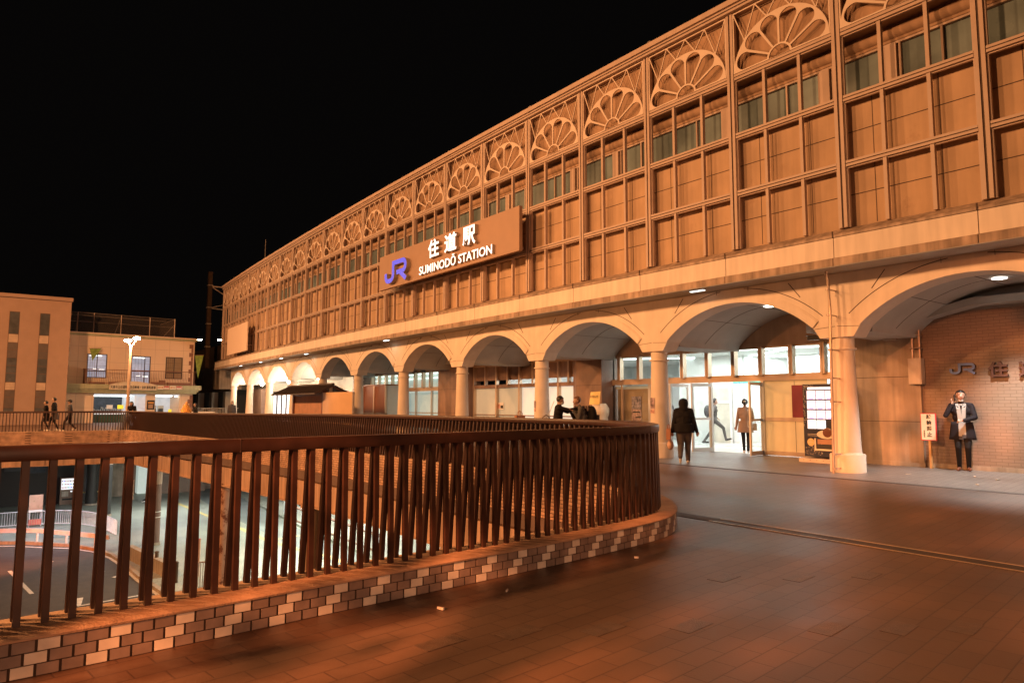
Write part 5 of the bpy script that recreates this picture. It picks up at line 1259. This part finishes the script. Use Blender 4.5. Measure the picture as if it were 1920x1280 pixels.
def person(label, loc, face, h=1.70, top='blackcloth', leg='charcoal', shoe='ink', lean=0, feet=None, hands=None, pel=(0, 0, .94), head=(0, 0), hair='short', bulk=1.0, coat=None, hints=None, voxel=.013,
           hood=None, mask=None, extra=None, group=None, detail=False, hipscale=1.0, sleeves=None, hairmat='hair'):
    rz = atan2(face[1], face[0]) - pi / 2
    t = thing('person', label, 'person', loc, rz, group)
    s = h / 1.72; caps = []
    def cp(p0, r0, p1, r1, m): caps.append((Vector(p0), r0, Vector(p1), r1, m))
    P = Vector(pel); R = Matrix.Rotation(-radians(lean), 3, 'X')
    tor = lambda x, y, z: P + R @ Vector((x, y, z))
    feet = feet or {}; fl = Vector(feet.get('L', (-.10, 0, .07))); fr = Vector(feet.get('R', (.10, 0, .07)))
    tips = {'L': feet.get('Lt'), 'R': feet.get('Rt')}
    hips = {'L': P + Vector((-.09, 0, -.02)), 'R': P + Vector((.09, 0, -.02))}
    for k, f in (('L', fl), ('R', fr)):
        kn, f = ik(hips[k], f, .44, .44, (0, 1, .1))
        cp(hips[k], .092 * hipscale, kn, .060 * hipscale, leg); cp(kn, .060 * hipscale, f, .042 * hipscale, leg)
        tp = Vector(tips[k]) if tips[k] else f + Vector((.02 if k == 'R' else -.02, .17, -.035))
        heel = f + Vector((0, -.03, -.03)) if not tips[k] else f
        cp(heel, .042, tp, .034, shoe)
    cp(hips['L'], .105 * hipscale, hips['R'], .105 * hipscale, leg)
    b = bulk
    cp(tor(-.035, 0, .06), .115 * b, tor(.035, 0, .06), .115 * b, top); cp(tor(-.05, .005, .20), .112 * b, tor(.05, .005, .20), .112 * b, top)
    cp(tor(-.075, .005, .33), .112 * b, tor(.075, .005, .33), .112 * b, top); cp(tor(-.13, 0, .455), .062 * b, tor(.13, 0, .455), .062 * b, top); cp(tor(0, 0, .1), .12 * b, tor(0, .0, .44), .10 * b, top)
    cp(tor(0, -.005, .46), .056, tor(0, .01, .56), .050, 'skinm'); cp(tor(0, -.01, .44), .075 * b, tor(0, 0, .50), .062, top)
    nk = tor(0, .01, .56); hr = Matrix.Rotation(radians(head[0]), 3, 'Z') @ Matrix.Rotation(-radians(head[1]), 3, 'X')
    H = lambda x, y, z: nk + hr @ Vector((x, y, z))
    cp(H(0, -.012, .125), .090, H(0, .012, .118), .086, 'skinm'); cp(H(0, .03, .03), .052, H(0, .045, .085), .060, 'skinm'); cp(H(0, .078, .035), .026, H(0, .06, .03), .034, 'skinm')
    cp(H(0, .098, .115), .009, H(0, .112, .075), .014, 'skinm')
    for sx in (-1, 1): cp(H(sx * .088, -.002, .105), .012, H(sx * .090, -.006, .075), .010, 'skinm'); cp(H(sx * .03, .07, .075), .028, H(sx * .034, .06, .06), .03, 'skinm')
    hands = hands or {}; hints = hints or {}; slv = sleeves or top
    sh = {'L': tor(-.175, 0, .45), 'R': tor(.175, 0, .45)}
    for k, sx in (('L', -1), ('R', 1)):
        hd = hands.get(k, tuple(tor(sx * .26, .06, -.10)))
        el, wr = ik(sh[k], hd, .285, .255, hints.get(k, (sx * .3, -1, -.3)))
        cp(sh[k], .060 * b, el, .047 * b, slv); cp(el, .047 * b, wr, .036 * b, slv)
        d = (wr - el).normalized(); aim = Vector(hands.get(k + 'd', d)).normalized()
        side = aim.cross(Vector(hands.get(k + 'n', (0, 1, 0)))).normalized(); pn = side.cross(aim)
        cp(wr, .027, wr + aim * .02, .028, 'skinm')
        pa = wr + aim * .03
        for j in range(4):
            o_ = side * (-.027 + .018 * j); kn_ = pa + aim * .055 + o_
            cp(pa + o_ * .7, .013, kn_, .0115, 'skinm')
            ln = (.036, .042, .040, .031)[j]; curl = hands.get(k + 'c', .45)
            q1 = kn_ + (aim * cos(curl) - pn * sin(curl)) * ln; q2 = q1 + (aim * cos(curl * 2) - pn * sin(curl * 2)) * ln * .8
            cp(kn_, .0105, q1, .0095, 'skinm'); cp(q1, .0095, q2, .008, 'skinm')
        th = side * (-.03 * (1 if k == 'R' else -1) * -1) 
        cp(pa + th * .8, .013, pa + th * 1.7 + aim * .04, .011, 'skinm'); cp(pa + th * 1.7 + aim * .04, .011, pa + th * 1.8 + aim * .065 - pn * .01, .009, 'skinm')
    V, F = [], []
    for c in caps: capsule(V, F, *c[:4])
    me = bpy.data.meshes.new('t'); me.from_pydata(V, [], F); o = bpy.data.objects.new('t', me); C.objects.link(o)
    md = o.modifiers.new('r', 'REMESH'); md.mode = 'VOXEL'; md.voxel_size = voxel; md.adaptivity = 0
    sm = o.modifiers.new('s', 'SMOOTH'); sm.iterations = 2; sm.factor = .4
    dg = bpy.context.evaluated_depsgraph_get(); me2 = bpy.data.meshes.new_from_object(o.evaluated_get(dg)); bpy.data.objects.remove(o); bpy.data.meshes.remove(me)
    me2.materials.clear(); ms = []; 
    for c in caps:
        if c[4] not in ms: ms.append(c[4])
    for m in ms: me2.materials.append(M[m])
    n = len(me2.polygons); cen = np.zeros(n * 3); me2.polygons.foreach_get('center', cen); cen = cen.reshape(-1, 3)
    best = np.full(n, 1e9); bi = np.zeros(n, int)
    for p0, r0, p1, r1, m in caps:
        a = np.array(p0); d = np.array(p1 - p0); L2 = max(1e-9, d @ d); u = np.clip(((cen - a) @ d) / L2, 0, 1)
        dist = np.linalg.norm(cen - (a + u[:, None] * d), axis=1) - (r0 + (r1 - r0) * u)
        k = dist < best; best[k] = dist[k]; bi[k] = ms.index(m)
    me2.polygons.foreach_set('material_index', bi.tolist()); me2.polygons.foreach_set('use_smooth', [True] * n)
    body = bpy.data.objects.new('body', me2); C.objects.link(body); body.parent = t; body.scale = (s, s, s)
    def child(name, mb, smooth=True):
        c = mb.build(name, t, smooth=smooth); c.scale = (s, s, s); return c
    # hair
    if hair:
        b_ = MB(); n1, n2 = 20, 14; vs = []; keep = []
        rr = random.Random(len(label))
        for i in range(n2 + 1):
            th_ = pi * i / n2
            for j in range(n1):
                a = 2 * pi * j / n1; x, y, z = sin(th_) * cos(a), sin(th_) * sin(a), cos(th_)
                rad = .103 + rr.uniform(-.004, .005)
                vs.append(H(x * rad * .95, -.008 + y * rad * 1.02, .128 + z * rad)); keep.append((x, y, z))
        fs = []
        for i in range(n2):
            for j in range(n1):
                q = (i * n1 + j, (i + 1) * n1 + j, (i + 1) * n1 + (j + 1) % n1, i * n1 + (j + 1) % n1)
                y = sum(keep[k][1] for k in q) / 4; z = sum(keep[k][2] for k in q) / 4
                if z > .50 - .1 * (y > .6) or (y < .30 and z > -.05) or (y < -.1 and z > -.62): fs.append(q)
        b_.add(vs, fs, hairmat)
        if hair == 'pony': b_.sphere(tuple(H(0, -.125, .13)), .045, hairmat, 12, 8); b_.tube([tuple(H(0, -.13, .13)), tuple(H(0, -.16, .06)), tuple(H(0, -.14, -.04))], [.035, .045, .02], hairmat, 10)
        if hair == 'long': b_.tube([tuple(H(0, -.03, .12)), tuple(H(0, -.045, .0)), tuple(H(0, -.05, -.12))], [.10, .105, .07], hairmat, 14)
        child('hair', b_)
        if hair == 'pony': b_ = MB(); b_.sphere(tuple(H(0, -.15, .14)), .024, 'signw', 8, 6, (1.6, 1, 1)); child('hair_tie', b_)
    if detail:
        b_ = MB()
        for sx in (-1, 1):
            b_.sphere(tuple(H(sx * .034, .088, .108)), .009, 'face', 8, 6, (1.5, .7, .8)); b_.bar(tuple(H(sx * .018, .098, .133)), tuple(H(sx * .052, .088, .135)), .006, .007, 'hair')
        child('eyes', b_)
        b_ = MB(); b_.bar(tuple(H(-.02, .101, .047)), tuple(H(.02, .101, .047)), .008, .009, 'lip'); child('mouth', b_)
    if mask == 'chin':
        b_ = MB(); b_.tube([tuple(H(-.052, .058, .006)), tuple(H(0, .094, -.012)), tuple(H(.052, .058, .006))], [.006, .012, .006], 'mask', 8); child('face_mask', b_)
    elif mask:
        b_ = MB(); b_.sphere(tuple(H(0, .062, .055)), .062, 'mask', 14, 9, (1, .98, .9)); child('face_mask', b_)
    if hood:
        b_ = MB(); b_.tube([tuple(H(0, -.02, .235)), tuple(H(0, -.02, .215)), tuple(H(0, -.018, .17)), tuple(H(0, -.02, .09)), tuple(H(0, -.02, .0)), tuple(tor(0, -.02, .47))], [.02, .075, .115, .128, .112, .14], hood, 16); child('hood', b_)
    if coat:
        z0, z1, m, gap, flare = coat
        b_ = MB(); n = 26; rows = 7; vs = []
        for i in range(rows):
            q = i / (rows - 1); z = z0 + (z1 - z0) * q
            for j in range(n + 1):
                a = pi / 2 + gap / 2 + (2 * pi - gap) * j / n; fl_ = (1 - flare) + flare * (1 + q * .35) if False else 1 + flare * q
                w_ = .018 * q * sin(a * 5)
                vs.append((P.x + (.175 * b * fl_ + w_) * cos(a), P.y + (.13 * b * fl_ + w_) * sin(a) + .005, z))
        fs = [(i * (n + 1) + j, i * (n + 1) + j + 1, (i + 1) * (n + 1) + j + 1, (i + 1) * (n + 1) + j) for i in range(rows - 1) for j in range(n)]
        b_.add(vs, fs, m); c = child('coat', b_); so = c.modifiers.new('s', 'SOLIDIFY'); so.thickness = .012
    if extra: extra(t, child, tor, H, P)
    t['s'] = s
    return t
FWD = lambda a, b: (b[0] - a[0], b[1] - a[1])
RTv = (cos(YAW), -sin(YAW)); VW = (sin(YAW), cos(YAW))
# man on the phone
mp_ = (17.23, 6.26, 0)
def phone_extra(t, child, tor, H, P):
    b = MB()
    for sx, z1 in ((-1, .0), (1, -.03)):
        x = sx * .045
        pts = [tor(x * 1.2, .04, .485), tor(x * 1.3, .085, .45), tor(x, .125, .36), tor(x * .8, .135, .2), tor(x * .7, .14, .05), tor(x * .7, .15, -.17 + z1)]
        for a, c in zip(pts[:-1], pts[1:]): b.bar(tuple(a), tuple(c + (c - a).normalized() * .008), .075, .022, 'scarf', (0, 1, 0))
    b.tube([tuple(tor(-.07, -.02, .48)), tuple(tor(-.075, .05, .475)), tuple(tor(0, .085, .465)), tuple(tor(.075, .05, .475)), tuple(tor(.07, -.02, .48)), tuple(tor(0, -.07, .49)), tuple(tor(-.07, -.02, .48))], .028, 'scarf', 8, False)
    child('scarf', b, False)
    b = MB(); b.bar(tuple(tor(-.03, .152, -.17)), tuple(tor(-.03, .155, -.24)), .075, .02, 'charcoal', (0, 1, 0)); b.bar(tuple(tor(.03, .152, -.20)), tuple(tor(.03, .155, -.27)), .075, .02, 'charcoal', (0, 1, 0)); child('scarf_fringe', b, False)
    b = MB()
    for sx in (-1, 1): b.add([tuple(tor(sx * .035, .128, .14)), tuple(tor(sx * .05, .115, .44)), tuple(tor(sx * .11, .095, .44)), tuple(tor(sx * .10, .125, .30))], [(0, 1, 2, 3)], 'blackcoat')
    child('lapel', b, False)
man = person('man in open black coat and grey striped scarf phoning against the brick wall', mp_, FWD(mp_, (0, 0)), 1.76, 'blackcoat', 'blackcloth', 'brownshoe', 0,
       feet={'L': (-.085, .0, .07), 'R': (.085, .02, .07)}, hands={'R': (.165, .13, 1.40), 'Rd': (-.28, -.30, .92), 'Rn': (-1, .2, 0), 'Rc': .7, 'L': (-.045, .27, 1.075), 'Ld': (1, .15, .0), 'Ln': (0, .3, 1), 'Lc': .6},
       hints={'R': (.55, .1, -1.0), 'L': (-1, -.25, -.5)}, head=(4, -2), bulk=1.08, coat=(1.04, .66, 'blackcoat', .62, .22), mask='chin', extra=phone_extra, detail=True, voxel=.0085)
b = MB(); b.sphere((0, 0, 0), .03, 'mask', 12, 8, (1.1, .6, .8))
sc_ = 1.76 / 1.72; R_ = Matrix.Rotation(man.rotation_euler.z, 3, 'Z'); q = R_ @ Vector((.055 * sc_, .31 * sc_, 1.075 * sc_))
o = tag(b.build('earphone_case'), 'small white earphone case held at the phoning man\'s waist', 'case'); o.location = (mp_[0] + q.x, mp_[1] + q.y, q.z)
b = MB(); b.box(-.006, .006, -.035, .035, -.07, .07, 'ink')
q = R_ @ Vector((.108 * sc_, .05 * sc_, 1.555 * sc_)); o = tag(b.build('mobile_phone'), 'black mobile phone pressed to the man\'s right ear', 'phone'); o.location = (mp_[0] + q.x, mp_[1] + q.y, q.z); o.rotation_euler = (radians(12), 0, man.rotation_euler.z + radians(20))
# hooded walker with bags
wp = (13.78, 11.16, 0)
walker = person('hooded person in bulky black jacket walking to the doors with tan bags', wp, (4.0, 2.9), 1.60, 'blackcloth', 'greytr', 'whiteshoe', 6,
       feet={'L': (-.08, -.34, .20), 'Lt': (-.08, -.30, .05), 'R': (.09, .12, .07)}, hands={'L': (-.30, .0, .82), 'R': (.33, .08, .84), 'Ld': (0, .1, -1), 'Rd': (.2, .3, -1)}, pel=(0, 0, .92), head=(0, 6), hair=None, hood='blackcloth', bulk=1.42, coat=(1.04, .80, 'blackcloth', .02, .05), hipscale=1.42, voxel=.011)
def bagmesh(b, w_, d_, h_, m, handle=True):
    b.add([(-w_, -d_, -h_), (w_, -d_, -h_), (w_, d_, -h_), (-w_, d_, -h_), (-w_ * 1.04, -d_ * .6, 0), (w_ * 1.04, -d_ * .6, 0), (w_ * 1.04, d_ * .6, 0), (-w_ * 1.04, d_ * .6, 0)], [(0, 3, 2, 1), (0, 1, 5, 4), (1, 2, 6, 5), (2, 3, 7, 6), (3, 0, 4, 7)], m)
    if handle:
        for s in (-1, 1): b.tube([(-w_ * .5, s * d_ * .6, 0), (-w_ * .4, s * d_ * .4, .08), (0, 0, .13), (w_ * .4, s * d_ * .4, .08), (w_ * .5, s * d_ * .6, 0)], .008, m, 6)
def place(name, label, cat, mb, who, off, rz=0, **kw):
    R_ = Matrix.Rotation(who.rotation_euler.z, 3, 'Z'); q = R_ @ Vector(off); o = tag(mb.build(name, **kw), label, cat); o.location = (who.location[0] + q.x, who.location[1] + q.y, who.location[2] + q.z); o.rotation_euler = (0, 0, who.rotation_euler.z + rz); return o
b = MB(); bagmesh(b, .05, .17, .27, 'bag'); place('shoulder_bag', 'reddish tan tote bag hanging at the hooded walker\'s left side', 'bag', b, walker, (-.36, -.06, .84))
b = MB(); b.sphere((0, 0, 0), .15, 'bagp', 14, 10, (.55, 1, .85)); b.tube([(0, 0, .1), (0, 0, .3)], .012, 'bagp', 6); place('plastic_bag', 'pale crumpled plastic bag below the tan tote bag', 'bag', b, walker, (-.33, .04, .44), smooth=True)
# woman in beige coat
wm = (18.05, 12.32, 0)
woman = person('woman in beige knee coat with tied dark hair stepping in through the doors', wm, (3, 1.9), 1.61, 'beige', 'navy', 'whiteshoe', 2,
       feet={'L': (-.06, .18, .07), 'R': (.07, -.16, .12), 'Rt': (.07, -.03, .045)}, hands={'L': (-.28, .05, .83), 'R': (.20, .22, 1.02), 'Rd': (0, .5, .3)}, hair='pony', bulk=1.08, coat=(1.02, .66, 'beige', .05, .22))
b = MB(); bagmesh(b, .05, .13, .2, 'beige'); place('handbag', 'beige handbag on the arm of the woman in the beige coat', 'bag', b, woman, (.27, .1, .88))
# others inside the concourse
person('dark clothed person half hidden behind the second column from the right', (19.0, 16.1, 0), (1, .6), 1.70, 'navy', 'blackcloth', 'ink', 0, feet={'L': (-.09, .1, .07), 'R': (.09, -.1, .07)}, coat=(1.02, .62, 'navy', .05, .15), mask='full')
kp = person('pale grey figure with backpack striding past behind the open door glass', (21.4, 15.95, 0), (RTv[0], RTv[1]), 1.72, 'greyjacket', 'greyjacket', 'ink', 5, feet={'L': (-.08, -.35, .10), 'R': (.08, .42, .16), 'Rt': (.08, .6, .2)}, pel=(0, 0, .90), hands={'L': (-.25, .2, .95), 'R': (.25, -.1, .9)})
b = MB(); b.sphere((0, 0, 0), .2, 'charcoal', 14, 10, (.8, .6, 1.15)); place('backpack', 'grey backpack on the figure striding behind the door glass', 'backpack', b, kp, (0, -.22, 1.2), smooth=True)
# two men behind the railing with a plaid garment
g1 = (12.2, 14.09, 0); g2 = (12.78, 13.66, 0)
yng = person('young masked man in black jacket holding up a plaid garment behind the railing', g1, (RTv[0] + .1, RTv[1] - .1), 1.66, 'blackcloth', 'blackcloth', 'ink', 4, hands={'L': (-.12, .52, 1.36), 'R': (.10, .55, 1.38), 'Ld': (0, 1, .3), 'Rd': (0, 1, .3)}, hints={'L': (-.6, 0, -1), 'R': (.6, 0, -1)}, head=(0, 14), mask='full', bulk=1.16)
old = person('older man in grey jacket stooping towards the young man in black', g2, (-RTv[0], -RTv[1] - .2), 1.68, 'greyjacket', 'blackcloth', 'ink', 20, hands={'L': (-.12, .35, 1.3), 'R': (.12, .38, 1.3), 'Ld': (0, 1, .3), 'Rd': (0, 1, .3)}, head=(0, 4), bulk=1.08, hair='short', hairmat='inkb')
b = MB(); b.sphere((0, 0, 0), .23, 'blackcloth', 14, 10, (.85, .6, 1.15)); b.box(-.1, .1, -.19, -.1, -.16, .02, 'charcoal'); place('backpack', 'black backpack on the stooping older man', 'backpack', b, old, (0, -.20, 1.14), smooth=True)
b = MB(); nn = 9
pts = []
for i in range(nn + 1):
    for j in range(7): pts.append(((i / nn - .5) * .42 + .02 * sin(j * 1.3), .03 * sin(i * 2.1 + j * .5), -.09 * j * (1 + .1 * sin(i))))
b.add(pts, [(i * 7 + j, (i + 1) * 7 + j, (i + 1) * 7 + j + 1, i * 7 + j + 1) for i in range(nn) for j in range(6)], 'plaid')
gm = place('plaid_garment', 'dark plaid garment held up between the two men', 'garment', b, yng, (-.06, .66, 1.40), radians(75), smooth=True); so = gm.modifiers.new('s', 'SOLIDIFY'); so.thickness = .012
b = MB(); bagmesh(b, .07, .2, .28, 'blackcloth'); place('shoulder_bag', 'black bag hanging behind the young man in black', 'bag', b, yng, (-.1, -.3, 1.02))
b = MB(); b.bar((0, 0, 0), (.02, .22, .55), .03, .015, 'signw'); place('bag_strap', 'pale bag strap over the young man\'s back', 'strap', b, yng, (-.2, -.3, .98))
b = MB(); bagmesh(b, .14, .08, .25, 'bag'); o = tag(b.build('paper_bag'), 'orange paper bag with handles standing before the column left of the young man', 'bag'); o.location = (11.55, 14.9, 1.13); b = MB()
t = thing('small_table', 'small folding table under the orange paper bag behind the railing', 'table', (11.55, 14.9, 0)); b.box(-.3, .3, -.2, .2, .84, .88, 'brownboard'); b.build('table_top', t); b = MB()
for x in (-.27, .27):
    for y in (-.17, .17): b.box(x - .02, x + .02, y - .02, y + .02, 0, .84, 'alum')
b.build('legs', t)
# far side walkers
person('dark figure walking arm in arm, left one of the pair at the far rail', (2.55, 44.2, 0), (-1, .25), 1.58, 'blackcloth', 'blackcloth', 'ink', 3, feet={'L': (-.09, .14, .07), 'R': (.09, -.16, .09)}, bulk=1.1, coat=(1.0, .55, 'blackcloth', .02, .2), voxel=.02)
pb = person('taller dark figure walking arm in arm, right one of the pair at the far rail', (2.9, 44.1, 0), (-1, .25), 1.76, 'blackcloth', 'blackcloth', 'whiteshoe', 3, feet={'L': (-.09, .2, .07), 'R': (.09, -.2, .09)}, bulk=1.15, voxel=.02)
b = MB(); bagmesh(b, .13, .10, .35, 'charcoal'); place('carrier_bag', 'grey carrier bag held by the taller figure of the far pair', 'bag', b, pb, (-.30, -.15, .95))
pc = person('lone figure in a cap striding left along the far rail', (3.55, 43.2, 0), (-1, .15), 1.68, 'charcoal', 'blackcloth', 'whiteshoe', 4, feet={'L': (-.08, .28, .08), 'R': (.08, -.28, .12)}, pel=(0, 0, .91), voxel=.02,
     extra=lambda t, child, tor, H, P: (lambda b: (b.sphere(tuple(H(0, 0, .15)), .11, 'ink', 14, 8, (1, 1, .7)), b.box(-.07, .07, .06, .19, 0, .012, 'ink', Matrix.Translation(H(0, 0, .155))), child('cap', b)))(MB()))
person('woman with dark hair bowed over the corner of the far railing', (6.5, 43.6, 0), (-.4, -1), 1.62, 'blackcloth', 'blackcloth', 'ink', 24, hair='long', head=(0, 22), hands={'L': (-.15, .38, 1.12), 'R': (.15, .38, 1.12)}, voxel=.02)
def cloak(t, child, tor, H, P):
    b = MB(); b.tube([tuple(H(0, -.03, .30)), tuple(H(0, -.02, .2)), tuple(H(0, 0, .08)), tuple(tor(0, 0, .44)), tuple(tor(0, 0, .3)), tuple(tor(0, 0, .0))], [.02, .10, .16, .24, .33, .36], 'orangecheck', 18); child('hooded_shawl', b)
person('person wrapped in an orange checked hooded shawl behind the far railing', (9.5, 44.7, 0), (-1, -.3), 1.50, 'blackcloth', 'blackcloth', 'ink', 0, hair=None, extra=cloak, voxel=.02)
person('person with dark head leaning behind the orange shawl wearer', (10.2, 45.3, 0), (-1, -.3), 1.50, 'blackcloth', 'blackcloth', 'ink', 10, voxel=.02)
person('person in brown padded jacket standing before the farthest arch', (13.2, 48.7, 0), (-.2, -1), 1.62, 'charcoal', 'blackcloth', 'ink', 0, hair='long', bulk=1.35, voxel=.02)
# street level
person('person in dark hooded clothes crouching on the road below', (17.6, 47.0, G + .14), (-1, -.6), 1.60, 'blackcloth', 'blackcloth', 'ink', 22, pel=(0, -.12, .55), feet={'L': (-.1, .1, .07), 'R': (.1, .05, .07)}, hood='blackcloth', hair=None, hands={'L': (-.12, .3, .7), 'R': (.12, .3, .7)}, voxel=.02)
person('person in black striding past under the girder below', (9.6, 55.5, G), (1, -.2), 1.70, 'blackcloth', 'blackcloth', 'whiteshoe', 12, feet={'L': (-.08, -.4, .16), 'R': (.08, .4, .07)}, pel=(0, 0, .86), voxel=.02)
